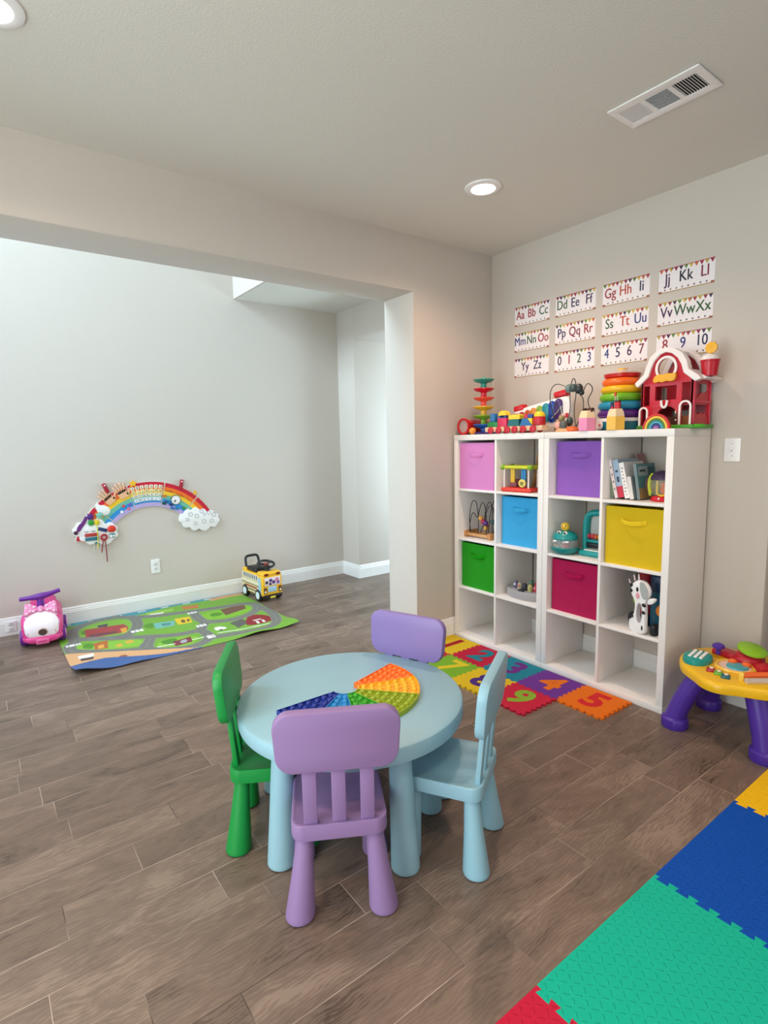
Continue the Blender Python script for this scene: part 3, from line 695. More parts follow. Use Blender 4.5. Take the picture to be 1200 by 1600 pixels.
PATCH = [  # printed pictures: (colour, outline)
    ('7fb33a', [(-2.61, 1.87), (-2.5, 2.05), (-2.32, 2.03), (-2.21, 1.98), (-2.22, 1.84), (-2.28, 1.66), (-2.42, 1.64), (-2.61, 1.76)], 1),
    ('7fb62c', [(-1.74, 1.69), (-1.63, 1.75), (-1.28, 1.7), (-1.31, 1.56), (-1.54, 1.48), (-1.74, 1.54)], 1),
    ('83ba34', [(-2.19, 1.23), (-2.11, 1.28), (-1.91, 1.23), (-1.91, 1.14), (-2.03, 1.04), (-2.22, 1.15)], 1),
    ('86bb3c', [(-2.65, 1.58), (-2.49, 1.53), (-2.24, 1.42), (-2.28, 1.25), (-2.52, 1.36), (-2.69, 1.49)], 1),
    ('4b8a22', [(-2.61, 1.82), (-2.56, 1.95), (-2.54, 1.78)], 1), ('4b8a22', [(-2.18, 1.25), (-2.1, 1.28), (-2.03, 1.25), (-2.11, 1.13)], 1),
    ('4b8a22', [(-1.65, 1.69), (-1.56, 1.69), (-1.55, 1.59), (-1.66, 1.59)], 1), ('568f28', [(-2.2, 1.73), (-2.07, 1.78), (-2.12, 1.58)], 1),
    ('4f8d24', [(-2.62, 1.58), (-2.55, 1.55), (-2.58, 1.42), (-2.64, 1.48)], 1), ('4f8d24', [(-1.44, 1.72), (-1.34, 1.70), (-1.34, 1.62), (-1.44, 1.64)], 1),
    ('a83c40', [(-2.56, 1.93), (-2.28, 1.88), (-2.27, 1.76), (-2.31, 1.66), (-2.57, 1.69), (-2.58, 1.73)], 0), ('4a4152', [(-2.46, 1.98), (-2.38, 1.98), (-2.40, 1.90), (-2.46, 1.92)], 0),
    ('6e3d46', [(-2.55, 1.78), (-2.36, 1.74), (-2.37, 1.68), (-2.56, 1.71)], 0), ('e0a13a', [(-2.33, 1.78), (-2.28, 1.78), (-2.31, 1.65), (-2.34, 1.66)], 0),
    ('6fb3a6', [(-2.09, 1.74), (-1.93, 1.70), (-1.97, 1.57), (-2.11, 1.58)], 0), ('4f8a84', [(-2.04, 1.69), (-1.97, 1.67), (-1.99, 1.61), (-2.05, 1.62)], 0),
    ('e2bf2a', [(-1.92, 1.75), (-1.8, 1.73), (-1.83, 1.56), (-1.94, 1.57)], 0), ('6a4a2a', [(-1.89, 1.68), (-1.86, 1.68), (-1.87, 1.60), (-1.90, 1.60)], 0), ('6a4a2a', [(-1.84, 1.67), (-1.82, 1.67), (-1.84, 1.60), (-1.86, 1.60)], 0),
    ('c2743a', [(-1.77, 2.07), (-1.63, 2.03), (-1.66, 1.93), (-1.78, 1.96)], 0), ('9ac04a', [(-2.06, 2.08), (-1.84, 2.06), (-1.86, 2.00), (-2.08, 2.01)], 0),
    ('ece6dc', [(-2.05, 2.02), (-1.93, 2.0), (-1.95, 1.97), (-2.06, 1.99)], 0),
    ('6e4a3a', [(-1.53, 1.75), (-1.3, 1.78), (-1.34, 1.63), (-1.55, 1.56)], 0),
    ('5c5a55', [(-1.6, 1.34), (-1.48, 1.38), (-1.47, 1.26), (-1.59, 1.18)], 0), ('8e1f2c', [(-1.50, 1.26), (-1.42, 1.42), (-1.34, 1.42), (-1.27, 1.32), (-1.28, 1.22), (-1.32, 1.16), (-1.52, 1.17)], 1),
    ('efe9e2', [(-1.43, 1.29), (-1.36, 1.29), (-1.36, 1.27), (-1.43, 1.27)], 0), ('efe9e2', [(-1.42, 1.25), (-1.40, 1.25), (-1.41, 1.18), (-1.43, 1.18)], 0), ('efe9e2', [(-1.37, 1.25), (-1.35, 1.25), (-1.36, 1.18), (-1.38, 1.18)], 0),
    ('efe9e2', [(-1.74, 1.32), (-1.69, 1.31), (-1.65, 1.23), (-1.76, 1.22)], 1), ('3a3a3a', [(-1.73, 1.24), (-1.70, 1.24), (-1.70, 1.21), (-1.73, 1.21)], 1),
    ('b5632c', [(-2.56, 1.54), (-2.46, 1.55), (-2.49, 1.37), (-2.57, 1.39)], 0), ('e0a84a', [(-2.54, 1.47), (-2.50, 1.48), (-2.51, 1.40), (-2.55, 1.40)], 0),
    ('d9a83a', [(-2.44, 1.39), (-2.40, 1.42), (-2.39, 1.36), (-2.43, 1.34)], 0), ('d9a83a', [(-2.37, 1.44), (-2.32, 1.45), (-2.31, 1.38), (-2.36, 1.37)], 0),
    ('7a3540', [(-2.09, 1.2), (-1.95, 1.23), (-1.97, 1.11), (-2.1, 1.09)], 0), ('a9aab0', [(-2.04, 1.19), (-1.99, 1.2), (-2.0, 1.13), (-2.05, 1.12)], 1),
    ('efe9e2', [(-2.69, 1.33), (-2.59, 1.33), (-2.60, 1.26), (-2.69, 1.27)], 0), ('4a3d38', [(-2.68, 1.27), (-2.60, 1.26), (-2.61, 1.21), (-2.68, 1.22)], 0),
    ('9a4a34', [(-2.47, 1.15), (-2.42, 1.16), (-2.41, 1.11), (-2.46, 1.10)], 1)]
PATCH = [(c, chaikin(p, 2, True) if s else p) for c, p, s in PATCH]
PATCH = [(lin(c), p, min(q[0] for q in p), max(q[0] for q in p), min(q[1] for q in p), max(q[1] for q in p)) for c, p in PATCH]
WHITES = [([(-1.76, 1.17), (-1.57, 1.13), (-1.36, 1.125)], 0.007), ([(-2.2, 1.16), (-2.09, 1.15)], 0.007), ([(-1.96, 1.15), (-1.88, 1.15)], 0.007)]
CROSS = [(-2.235, 1.63, 0.045, 0.03), (-2.68, 1.60, 0.045, 0.02), (-1.75, 1.82, 0.04, 0.02), (-1.80, 1.43, 0.04, 0.03), (-1.83, 1.125, 0.03, 0.035)]
def shore(x): return 1.155+0.028*math.sin((x+2.75)*9.0)-0.37*max(0, x+2.55) if x < -1.95 else 0
def sandline(x): return 1.425-0.62*max(0.0, x+2.72) if x < -1.9 else 0
MC = {k: lin(h) for k, h in dict(g='74a836', sand='dba878', water='3d5f9a', teal='3f8f9e', road='75756f', road2='8c8c85', white='efece6', sand2='cf9a68').items()}
def mat_colour(x, y):
    top = 2.178-y
    if y < shore(x): return MC['water']
    if y < sandline(x):
        for c, P, x0, x1, y0, y1 in PATCH:
            if x0 <= x <= x1 and y0 <= y <= y1 and in_poly(x, y, P): base = c; return base
        return MC['sand']
    c = MC['g']
    coast = 0.055+0.055*max(0, 1-abs(x+2.25)/0.45)+0.012*math.sin(x*11)
    if top < coast:
        c = MC['teal']
        if 0.02 < top < 0.04 and (x*5.2) % 1.0 < 0.35: c = MC['white']
        if x > -1.5 and top > coast-0.03: c = MC['sand2']
    elif x > -1.5 and top < coast+0.05 and top < 0.16: c = MC['sand2']
    for q, P, x0, x1, y0, y1 in PATCH:
        if x0 <= x <= x1 and y0 <= y <= y1 and in_poly(x, y, P): c = q
    d = min(dist_poly(x, y, P) for P in ROADS)
    if d < 0.043:
        c = MC['road2'] if (d > 0.0375 or (d < 0.004 and (x*17+y*13) % 1 < .5)) else MC['road']
    for P, w_ in WHITES:
        if dist_poly(x, y, P) < w_: c = MC['white']
    for cx, cy, a, b_ in CROSS:
        if abs(x-cx) < a and abs(y-cy) < b_ and (abs(x-cx)*60) % 1 < 0.75: c = MC['white']
    if -1.55 < x < -1.3 and 1.56 < y < 1.78 and (x*21+y*6) % 1 < .32 and (y*23-x*4) % 1 < .6 and in_poly(x, y, PATCH[19][1]): c = MC['white']
    return c
NX, NY = 250, 196
vs, cols, fs = [], [], []
for j in range(NY+1):
    for i in range(NX+1):
        u, v_ = i/NX, j/NY
        x = MX0+(MX1-MX0)*u; y = MY0+(MY1-MY0)*v_
        cols.append(mat_colour(x, y))
        z = 0.0035
        z += 0.050*math.exp(-((x-MX0)/0.16)**2-((y-MY0)/0.13)**2)                       # curled corner
        z += 0.020*math.exp(-((x+1.52)/0.14)**2-((y-MY0)/0.09)**2)+0.030*math.exp(-((x-MX1)/0.12)**2-((y-1.0)/0.12)**2)
        z += 0.010*math.exp(-((x+2.38)/0.12)**2-((y-MY0)/0.07)**2)
        vs.append((x, y, z))
for j in range(NY):
    for i in range(NX):
        a = j*(NX+1)+i; fs.append([a, a+1, a+NX+2, a+NX+1])
nv = len(vs)
m_mat = bpy.data.materials.new('printed_play_mat'); m_mat.use_nodes = True
ntm = m_mat.node_tree; at = ntm.nodes.new('ShaderNodeAttribute'); at.attribute_name = 'print'
ntm.links.new(at.outputs['Color'], ntm.nodes['Principled BSDF'].inputs['Base Color']); ntm.nodes['Principled BSDF'].inputs['Roughness'].default_value = 0.55
me = bpy.data.meshes.new('road_play_mat'); me.from_pydata(vs+[(x, y, z-0.0025) for x, y, z in vs], [], fs+[[q+nv for q in f[::-1]] for f in fs]+
    [[i+nv, i+1+nv, i+1, i] for i in range(NX)]+[[NY*(NX+1)+i, NY*(NX+1)+i+1, NY*(NX+1)+i+1+nv, NY*(NX+1)+i+nv] for i in range(NX)]+
    [[j*(NX+1), (j+1)*(NX+1), (j+1)*(NX+1)+nv, j*(NX+1)+nv] for j in range(NY)]+[[j*(NX+1)+NX+nv, (j+1)*(NX+1)+NX+nv, (j+1)*(NX+1)+NX, j*(NX+1)+NX] for j in range(NY)])
ca = me.color_attributes.new('print', 'FLOAT_COLOR', 'POINT')
grey = lin('5a5a58')
ca.data.foreach_set('color', [k for c in cols for k in (*c, 1)]+[k for _ in cols for k in (*grey, 1)])
me.materials.append(m_mat); me.polygons.foreach_set('use_smooth', [True]*len(me.polygons)); me.set_sharp_from_angle(angle=R(50))
o = bpy.data.objects.new('road_play_mat', me); COL.objects.link(o)
tag(o, 'green printed road map play mat with curled corners on the floor by the far wall', 'play mat')

# ------------------------------------------------------------------ rainbow busy board on the far wall
BX, BZ, BY = -1.94, 0.515, 2.2
t = thing('rainbow_busy_board', 'rainbow arch busy board with two white clouds hung on the far wall', 'wall toy', (BX, BY, BZ))
BAND = ['c81e38', 'ee7426', 'f2c431', '6fb8a0', '2f8fd0', 'b9a6d6']
edges = [165, 135.5, 107, 77, 47.5, 24]
def ringseg(m, r0, r1, a0, a1, h, mt, y0, n=14):
    P = [(r1*math.cos(R(a0+(a1-a0)*i/n)), r1*math.sin(R(a0+(a1-a0)*i/n))) for i in range(n+1)]+[(r0*math.cos(R(a1+(a0-a1)*i/n)), r0*math.sin(R(a1+(a0-a1)*i/n))) for i in range(n+1)]
    m.shape([P], h, mt, T(0, y0, 0) @ XZ)
for k in range(5):
    m = MB(); a0, a1 = edges[k]-0.25, edges[k+1]+0.25; rad = 0.612
    ringseg(m, 0.397, 0.612, a0, a1, 0.012, M('f1e9dc', 0.5), -0.001)
    for b_ in range(6):
        w_ = 0.2136/6; ringseg(m, rad-w_*(b_+1)-0.0004, rad-w_*b_-0.0008, a0-0.3, a1+0.3, 0.0015, M(BAND[b_], 0.35), -0.013)
    m.build('arch_panel', t)
def scallop(P, k=0):
    """cloud outline: outward bumps between the given points"""
    out = []; n = len(P); cx = sum(p[0] for p in P)/n; cy = sum(p[1] for p in P)/n
    for i in range(n):
        a, b_ = P[i], P[(i+1) % n]; mx_, my = (a[0]+b_[0])/2, (a[1]+b_[1])/2; L_ = math.hypot(b_[0]-a[0], b_[1]-a[1])
        nx, ny = (b_[1]-a[1])/L_, -(b_[0]-a[0])/L_
        if (mx_-cx)*nx+(my-cy)*ny < 0: nx, ny = -nx, -ny
        for q in range(6):
            f = q/6; bump = 0.30*L_*math.sin(PI*f); out.append((a[0]+(b_[0]-a[0])*f+nx*bump, a[1]+(b_[1]-a[1])*f+ny*bump))
    return out
def loc(P): return [(x-BX, z-BZ) for x, z in P]
rc = loc([(-1.699, .79), (-1.683, .742), (-1.615, .695), (-1.531, .673), (-1.423, .681), (-1.353, .708), (-1.345, .761), (-1.375, .804), (-1.449, .817), (-1.514, .845), (-1.59, .85), (-1.66, .825)])
lc = loc([(-2.545, .75), (-2.504, .714), (-2.466, .668), (-2.382, .655), (-2.25, .665), (-2.222, .73), (-2.235, .78), (-2.305, .795), (-2.40, .835), (-2.47, .825), (-2.53, .79)])
m = MB(); m.shape([scallop(rc)], 0.02, PLAS_W, T(0, -0.006, 0) @ XZ, bev=0.002)
GL = M('8a8a90', 0.5)
for i, (x, z) in enumerate(((-1.63, .765), (-1.60, .81), (-1.545, .79), (-1.50, .83), (-1.475, .80), (-1.43, .81), (-1.385, .79), (-1.56, .725), (-1.48, .735), (-1.41, .735))):
    n = (4, 20, 20, 5, 3, 5, 20, 4, 20, 6)[i]
    o1 = [(0.019*math.cos(2*PI*q/n+.8), 0.019*math.sin(2*PI*q/n+.8)) for q in range(n)]
    m.shape([o1, [(x_*.82, y_*.82) for x_, y_ in o1]], 0.0015, GL if i != 3 else M('9a7ac0', 0.5), T(x-BX, -0.026, z-BZ) @ XZ)
m.build('cloud', t)
m = MB(); m.shape([scallop(lc)], 0.02, PLAS_W, T(0, -0.006, 0) @ XZ, bev=0.002)
for x, z in ((-2.45, .745), (-2.40, .745)):                                 # sleepy eyes
    m.tube([(x-BX-.014, -0.027, z-BZ+.004), (x-BX, -0.027, z-BZ-.004), (x-BX+.014, -0.027, z-BZ+.004)], 0.0025, BLACK, 6, smooth=1)
m.build('cloud', t)
m = MB(); P = loc([(-2.525, .755), (-2.51, .80), (-2.47, .835), (-2.452, .88), (-2.43, .865), (-2.45, .82), (-2.475, .79), (-2.50, .75)])
m.shape([chaikin(P, 2, True)], 0.004, M('6a2a7a', 0.4), T(0, -0.026, 0) @ XZ); m.cyl((-2.528-BX, -.026, .745-BZ), (-2.528-BX, -.036, .745-BZ), .016, .015, M('4a1a3a', .4)); m.build('zigzag_track', t)
def gear(name, x, z, r_, hx, teeth):
    m = MB(); P = []
    for i in range(teeth*4):
        a = 2*PI*i/(teeth*4); P.append(((r_ if i % 4 < 2 else r_*0.72)*math.cos(a), (r_ if i % 4 < 2 else r_*0.72)*math.sin(a)))
    m.shape([P], 0.008, M(hx, 0.35), T(x-BX, -0.026, z-BZ) @ XZ, bev=0.001); m.cyl((x-BX, -.034, z-BZ), (x-BX, -.040, z-BZ), r_*.3, r_*.25, M(hx, .35), 12); m.build(name, t)
gear('gear', -2.415, .868, .030, '5a2f80', 6); gear('gear', -2.412, .818, .027, '2f9a3f', 8); gear('gear', -2.345, .872, .030, '7fc0b0', 5); gear('gear', -2.37, .818, .026, 'e2c52c', 6)
m = MB()
for i, hx in enumerate(('b03a30', '2a7080')):
    m.box((-2.415-BX, -.030, .718-BZ-i*.034), (.10, .008, .028), M(hx, .4), .002)
m.build('slider_block', t)
m = MB(); m.sphere((-2.262-BX, -.034, .752-BZ), (.034, .012, .03), M('d83a28', .35), 20); m.build('spinner', t)
m = MB(); m.box((-2.262-BX, -.030, .695-BZ), (.045, .008, .035), M('2b7f86', .4), .003); m.cyl((-2.272-BX, -.034, .692-BZ), (-2.272-BX, -.037, .692-BZ), .012, .012, PLAS_W, 16); m.cyl((-2.25-BX, -.034, .692-BZ), (-2.25-BX, -.037, .692-BZ), .008, .008, PLAS_W, 16); m.build('latch_plate', t)
m = MB(); m.box((-2.33-BX, -.029, .752-BZ), (.07, .006, .028), M('2a3a6a', .4), .002, rot=rotm(0, R(20), 0)); m.build('zip_strip', t)
m = MB(); m.torus((-2.325-BX, -.034, .688-BZ), .022, .008, M('a8231f', .5), rotm(PI/2, 0, R(8)), 20, 8, 1.0); m.tube([(-2.33-BX, -.034, .672-BZ), (-2.342-BX, -.030, .62-BZ), (-2.350-BX, -.02, .56-BZ)], .004, M('8c1f22', .7), 6, smooth=1)
m.tube([(-2.318-BX, -.034, .67-BZ), (-2.315-BX, -.03, .58-BZ), (-2.314-BX, -.02, .477-BZ)], .004, M('8c1f22', .7), 6, smooth=1); m.build('shoelace', t)
m = MB(); m.tube([(-2.375-BX, -.042, .815-BZ), (-2.37-BX, -.036, .71-BZ), (-2.376-BX, -.028, .60-BZ)], .0035, M('d8d83a', .6), 6, smooth=1); m.tube([(-2.40-BX, -.03, .66-BZ), (-2.405-BX, -.02, .57-BZ)], .003, M('c9d2c4', .6), 6); m.build('cord', t)
SKIN = M('e8b489', 0.5)
def board_hand(cx, cz, ang, mirror):                                         # flat wooden counting hands
    m = MB(); mt = T(cx-BX, -0.0145, cz-BZ) @ rotm(0, -R(ang), 0) @ XZ @ Matrix.Diagonal((mirror, 1, 1, 1))
    m.shape([rrect(0.078, 0.07, 0.02, 4, 0, 0.0)], 0.006, SKIN, mt)
    for i, (x, L_, a) in enumerate(((-0.028, .055, 16), (-0.010, .068, 5), (0.009, .064, -5), (0.027, .05, -16))):
        m.shape([rrect(0.015, L_+.03, 0.007, 4, 0, L_/2)], 0.006, SKIN, mt @ T(x, .025, 0) @ rotm(0, 0, R(a)))
        m.shape([rrect(0.010, 0.014, 0.0045, 4)], 0.0015, M('f6d9c2', .4), mt @ T(x, .025, .006) @ rotm(0, 0, R(a)) @ T(0, L_+.004, 0))
    m.shape([rrect(0.016, 0.06, 0.0075, 4, 0, .022)], 0.006, SKIN, mt @ T(.034, -.012, 0) @ rotm(0, 0, R(-52)))
    m.build('counting_hand', t)
board_hand(-2.255, .995, 40, 1); board_hand(-2.15, 1.035, 26, 1)
m = MB(); P = loc([(-2.37, .955), (-2.35, .985), (-2.34, .955), (-2.30, .955), (-2.265, .93), (-2.255, .895), (-2.28, .87), (-2.32, .865), (-2.345, .885), (-2.36, .915)]); m.shape([chaikin(P, 2, True)], 0.006, PLAS_W, T(0, -.0145, 0) @ XZ, bev=.001); m.build('white_rabbit_cutout', t)
m = MB()
for j in range(4):                                                            # alphabet shutters
    for i in range(7):
        a = R(103.5-3.9*i-(0.4*j if 0 else 0)); rr = .572-.036*j
        m.box((rr*math.cos(a), -.017, rr*math.sin(a)), (.030, .005, .030), M(('f3ead0', 'f2e3a8', 'e9e6d2', 'e6eef2')[j], .5), .003, rot=rotm(0, PI/2-a, 0))
        m.text('ABCDEFGHIJKLMNOPQRSTUVWXYZ+='[j*7+i], .026, .001, BLACK, T(rr*math.cos(a), -.0195, rr*math.sin(a)) @ rotm(0, PI/2-a, 0) @ XZ)
m.build('letter_block', t)
m = MB(); cx, cz = -1.72-BX, .952-BZ; m.cyl((cx, -.0145, cz), (cx, -.021, cz), .044, .043, BLACK, 32); m.cyl((cx, -.021, cz), (cx, -.0225, cz), .039, .039, PLAS_W, 32); m.build('clock_face', t)
m = MB()
for i in range(12): m.box((cx+.033*math.sin(i*PI/6), -.0228, cz+.033*math.cos(i*PI/6)), (.003, .001, .006), BLACK, rot=rotm(0, i*PI/6, 0))
for L_, a in ((.026, 215), (.018, 240)): m.box((cx+L_/2*math.sin(R(a)), -.0235, cz+L_/2*math.cos(R(a))), (.005, .002, L_), BLACK, rot=rotm(0, R(a), 0))
m.build('clock_hand', t)
for x, z, a in ((-2.28, 1.105, -22), (-1.662, 1.10, 12)):                      # red hanging clips at the rim
    m = MB(); m.box((x-BX, -.016, z-BZ-.012), (.028, .022, .085), M('a81f30', .4), .004, rot=rotm(0, R(a), 0)); m.cyl((x-BX+math.sin(R(a))*.02, -.027, z-BZ+.012), (x-BX+math.sin(R(a))*.02, -.030, z-BZ+.012), .006, .006, PLAS_W, 12); m.build('hanging_clip', t)
def star(r_): return [((r_ if i % 2 == 0 else r_*.45)*math.sin(PI*i/5), (r_ if i % 2 == 0 else r_*.45)*math.cos(PI*i/5)) for i in range(10)]
for x, z, r_, hx in ((-2.066, 1.118, .04, 'f0b62c'), (-1.545, 1.005, .026, 'f0b62c')):
    m = MB(); m.shape([star(r_)], .006, M(hx, .4), T(x-BX, -.0145, z-BZ) @ XZ, bev=.001); m.build('star_cutout', t)
for i in range(7):
    a = R(74-3.6*i); m = MB(); m.box((.545*math.cos(a), -.0165, .545*math.sin(a)), (.03+.006*(i % 2), .004, .007), M(('c85a1c', 'a8341c', 'd8902c')[i % 3], .5), rot=rotm(0, PI/2-a, 0)); m.build('counting_bar', t)
for i, (rr, a) in enumerate(((.45, 72), (.435, 66), (.425, 58), (.46, 51), (.43, 74), (.41, 63), (.495, 75))):
    a = R(a); m = MB(); m.shape([rrect(.034, .022, .006, 3)], .005, M(('205a8a', '183f78', '1d7fb0', '4a8a3a', '1a4a4a', '2a70b0', 'c87a2c')[i], .4), T(rr*math.cos(a), -.0145, rr*math.sin(a)) @ rotm(0, PI/2-a, 0) @ XZ); m.build('picture_tile', t)
for rr, a, hx in ((.47, 117, 'd84a5a'), (.455, 111, '7a5ac0'), (.435, 122, 'f0f0f0'), (.43, 114, 'e06a8a')):
    a = R(a); m = MB(); m.shape([circ(.012, 12)], .004, M(hx, .4), T(rr*math.cos(a), -.0145, rr*math.sin(a)) @ XZ); m.build('round_peg', t)

# ------------------------------------------------------------------ ride-on toys
PK = M('e0478f', 0.35, vary=0.03); PK2 = M('cf2f7c', 0.35, vary=0.03); PU = M('6a2190', 0.35, vary=0.03); PKL = M('e98bb8', 0.4); PKW = M('f6dbe6', .4)
t = thing('ride_on_car', 'pink ride-on car with purple T handle and polka dot bow', 'ride-on toy', (-2.825, 1.93, 0.0036), R(-8))
def loft(m, secs, mt, n=28, p=3.2):
    """superellipse cross sections in the xz plane along y: (y, cx, cz, half w, half h)"""
    vs = []
    for (y, cx, cz, hw, hh) in secs:
        for i in range(n):
            a = 2*PI*i/n; c, s = math.cos(a), math.sin(a)
            vs.append((cx+hw*math.copysign(abs(c)**(2/p), c), y, cz+hh*math.copysign(abs(s)**(2/p), s)))
    k = len(secs); fs = [[j*n+i, j*n+(i+1) % n, (j+1)*n+(i+1) % n, (j+1)*n+i] for j in range(k-1) for i in range(n)]+[[i for i in range(n)], [(k-1)*n+i for i in range(n)][::-1]]
    m.raw(vs, fs, mt)
m = MB(); loft(m, [(.24, 0, .15, .06, .05), (.22, 0, .148, .10, .095), (.16, 0, .146, .122, .112), (.04, 0, .138, .128, .105), (-.04, 0, .140, .131, .112), (-.13, 0, .142, .134, .118), (-.19, 0, .128, .128, .100), (-.218, 0, .108, .112, .072), (-.228, 0, .095, .085, .045)], PK); m.build('body', t, smooth=60)
m = MB(); loft(m, [(.21, 0, .245, .06, .02), (.18, 0, .25, .085, .035), (.10, 0, .238, .09, .03), (0, 0, .234, .085, .026), (-.02, 0, .232, .06, .01)], PK2); m.build('seat', t, smooth=60)
m = MB(); loft(m, [(-.06, 0, .178, .104, .088), (-.12, 0, .170, .114, .098), (-.175, 0, .156, .117, .092), (-.215, 0, .138, .110, .074), (-.238, 0, .120, .094, .048), (-.246, 0, .112, .066, .026)], M('f4e9ee', .3, vary=.01), p=2.9); m.build('hood', t, smooth=60)
m = MB(); loft(m, [(-.13, 0, .066, .137, .028), (-.20, 0, .064, .124, .030), (-.243, 0, .062, .094, .026), (-.252, 0, .061, .07, .020)], PK); m.build('bumper', t, smooth=60)
m = MB(); m.box((.0, -.254, .050), (.082, .012, .038), M('e86aa2', .35), .005); m.box((0, -.261, .054), (.05, .003, .008), M('c03070', .4), .001); m.build('number_plate', t)
m = MB(); m.cyl((.006, -.243, .118), (.006, -.2505, .116), .031, .030, M('c9a9a0', .4), 28); m.cyl((.006, -.2505, .116), (.006, -.2525, .1155), .025, .025, M('5a4a48', .4), 28); m.build('round_badge', t)
for s in (-1, 1):
    m = MB(); m.sphere((s*.080, -.222, .112), (.022, .016, .017), PKW, 16); m.cyl((s*.080, -.233, .110), (s*.080, -.241, .109), .010, .009, M('d98ab0', .4), 14); m.build('headlight', t)
    for y in (-.125, .14):
        m = MB(); m.cyl((s*.098, y, .060), (s*.143, y, .060), .060, .057, PU, 28, .008); m.cyl((s*.143, y, .060), (s*.147, y, .060), .03, .026, PKL, 20); m.build('wheel', t)
m = MB()
for s in (-1, 1):                                                             # bow
    mt_ = T(0, -.152, .262) @ rotm(R(-38), 0, 0) @ Matrix.Diagonal((1.22, 1.1, 1.3, 1))
    vsb = [(s*.012, -.014, -.018), (s*.012, -.014, .018), (s*.08, -.022, .044), (s*.086, -.022, -.040), (s*.012, .014, -.018), (s*.012, .014, .018), (s*.08, .020, .044), (s*.086, .020, -.040)]
    b = bmesh.new(); bv = [b.verts.new(p_) for p_ in vsb]
    for f in ((0, 1, 2, 3), (7, 6, 5, 4), (1, 5, 6, 2), (0, 3, 7, 4), (3, 2, 6, 7), (0, 4, 5, 1)): b.faces.new([bv[i] for i in f])
    bmesh.ops.bevel(b, geom=b.edges[:], offset=.008, segments=3, affect='EDGES'); m.bm(b, PKL, mt_)
    for x, z in ((.032, .010), (.052, .024), (.052, -.012), (.072, .008), (.07, -.026), (.036, -.016)):
        m.sphere(tuple(mt_ @ Vector((s*x, -.021, z))), (.0085, .005, .0085), PKW, 10)
m.sphere((0, -.155, .262), (.026, .028, .028), PKL, 16); m.sphere((0, -.182, .262), (.008, .004, .008), PKW, 10); m.build('bow', t, smooth=60)
m = MB(); m.cyl((0, -.105, .245), (0, -.098, .335), .027, .022, PU, 20); m.build('steering_column', t)
m = MB(); m.tube([(-.128, -.085, .338), (-.06, -.098, .342), (0, -.10, .345), (.06, -.098, .356), (.128, -.085, .374)], lambda f: .015+.010*math.exp(-((f-.5)/.2)**2), PU, 14, smooth=2); m.build('handlebar', t)

YB_ = M('f0b92c', .35, vary=.03); TAN = M('d9c29a', .45)
t = thing('ride_on_bus', 'yellow school bus ride-on toy with black steering wheel by the far wall', 'ride-on toy', (-1.062, 1.90, 0), R(3))
m = MB(); m.box((0, 0, .150), (.205, .42, .20), YB_, .022, seg=3); m.box((0, -.145, .252), (.195, .125, .05), YB_, .022, seg=3); m.box((0, .17, .25), (.195, .07, .05), YB_, .015, seg=3)
for s in (-1, 1):
    m.box((s*.1028, .03, .148), (.002, .345, .165), M('d8c699', .45)); m.box((s*.1035, .03, .215), (.002, .31, .05), M('ddd6c6', .4)); m.box((s*.1035, .03, .165), (.004, .34, .012), M('efe6d0', .4)); m.box((s*.1035, .02, .118), (.004, .24, .016), M('a8522c', .45)); m.box((s*.1035, .02, .09), (.004, .24, .008), M('4a3a2a', .45)); m.box((s*.1035, -.155, .15), (.003, .055, .15), M('9fc4cf', .35))
    m.box((s*.1035, .03, .14), (.003, .34, .006), M('4a3a2a', .45))
m.build('body', t)
for s in (-1, 1):
    for i in range(7):
        m = MB(); m.box((s*.1045, -.10+i*.042, .215), (.002, .020, .038), M('4a4f58', .35), .0006); m.build('side_window', t)
m = MB(); m.box((0, -.2105, .190), (.155, .004, .075), M('efe6ea', .35), .0015)
for i, (x, z, r_, hx) in enumerate(((-.06, .185, .02, '4a3a4a'), (-.02, .20, .022, '6a4a8a'), (.01, .182, .022, '5a3f8a'), (.045, .20, .026, 'd890a8'), (.055, .175, .02, '7a5aa8'), (-.025, .168, .016, '3a2a5a'))):
    m.cyl((x, -.2125, z), (x, -.2135-.0002*i, z), r_*.75, r_*.75, M(hx, .4), 16)
m.build('windscreen', t)
m = MB(); m.box((-.005, -.2105, .118), (.085, .005, .05), M('a9d4ea', .35), .0015); m.build('grille_plate', t)
for s in (-1, 1):
    m = MB(); m.shape([rrect(.03, .055, .012, 4)], .004, M('3a2420', .4), T(s*.075, -.209, .11) @ XZ); m.cyl((s*.075, -.213, .10), (s*.075, -.216, .10), .010, .009, M('fbf3dc', .2), 16); m.cyl((s*.075, -.213, .122), (s*.075, -.215, .122), .006, .006, M('d8842c', .3), 12); m.build('headlight', t)
    m = MB(); m.shape([rrect(.042, .022, .010, 4)], .006, M('7a2418', .35), T(s*.06, -.207, .255) @ XZ, bev=.001); m.build('warning_light', t)
    for y in (-.125, .14):
        m = MB(); m.cyl((s*.082, y, .058), (s*.112, y, .058), .058, .056, BLACK, 28, .006); m.cyl((s*.110, y, .058), (s*.115, y, .058), .036, .034, M('d8e2e4', .3), 24); m.build('wheel', t)
m = MB(); m.box((0, -.20, .055), (.19, .03, .03), M('2a211e', .5), .006); m.box((-.005, -.217, .045), (.05, .004, .016), M('f0e04a', .4), .001); m.build('bumper', t)
m = MB(); m.box((0, .055, .268), (.16, .19, .045), BLACK, .018, seg=3); m.build('seat', t)
m = MB(); m.tube([(-.068, .165, .26), (-.068, .185, .335), (-.06, .19, .362), (-.04, .192, .372), (.04, .192, .372), (.06, .19, .362), (.068, .185, .335), (.068, .165, .26)], .0125, BLACK, 10, smooth=1); m.build('push_handle', t)
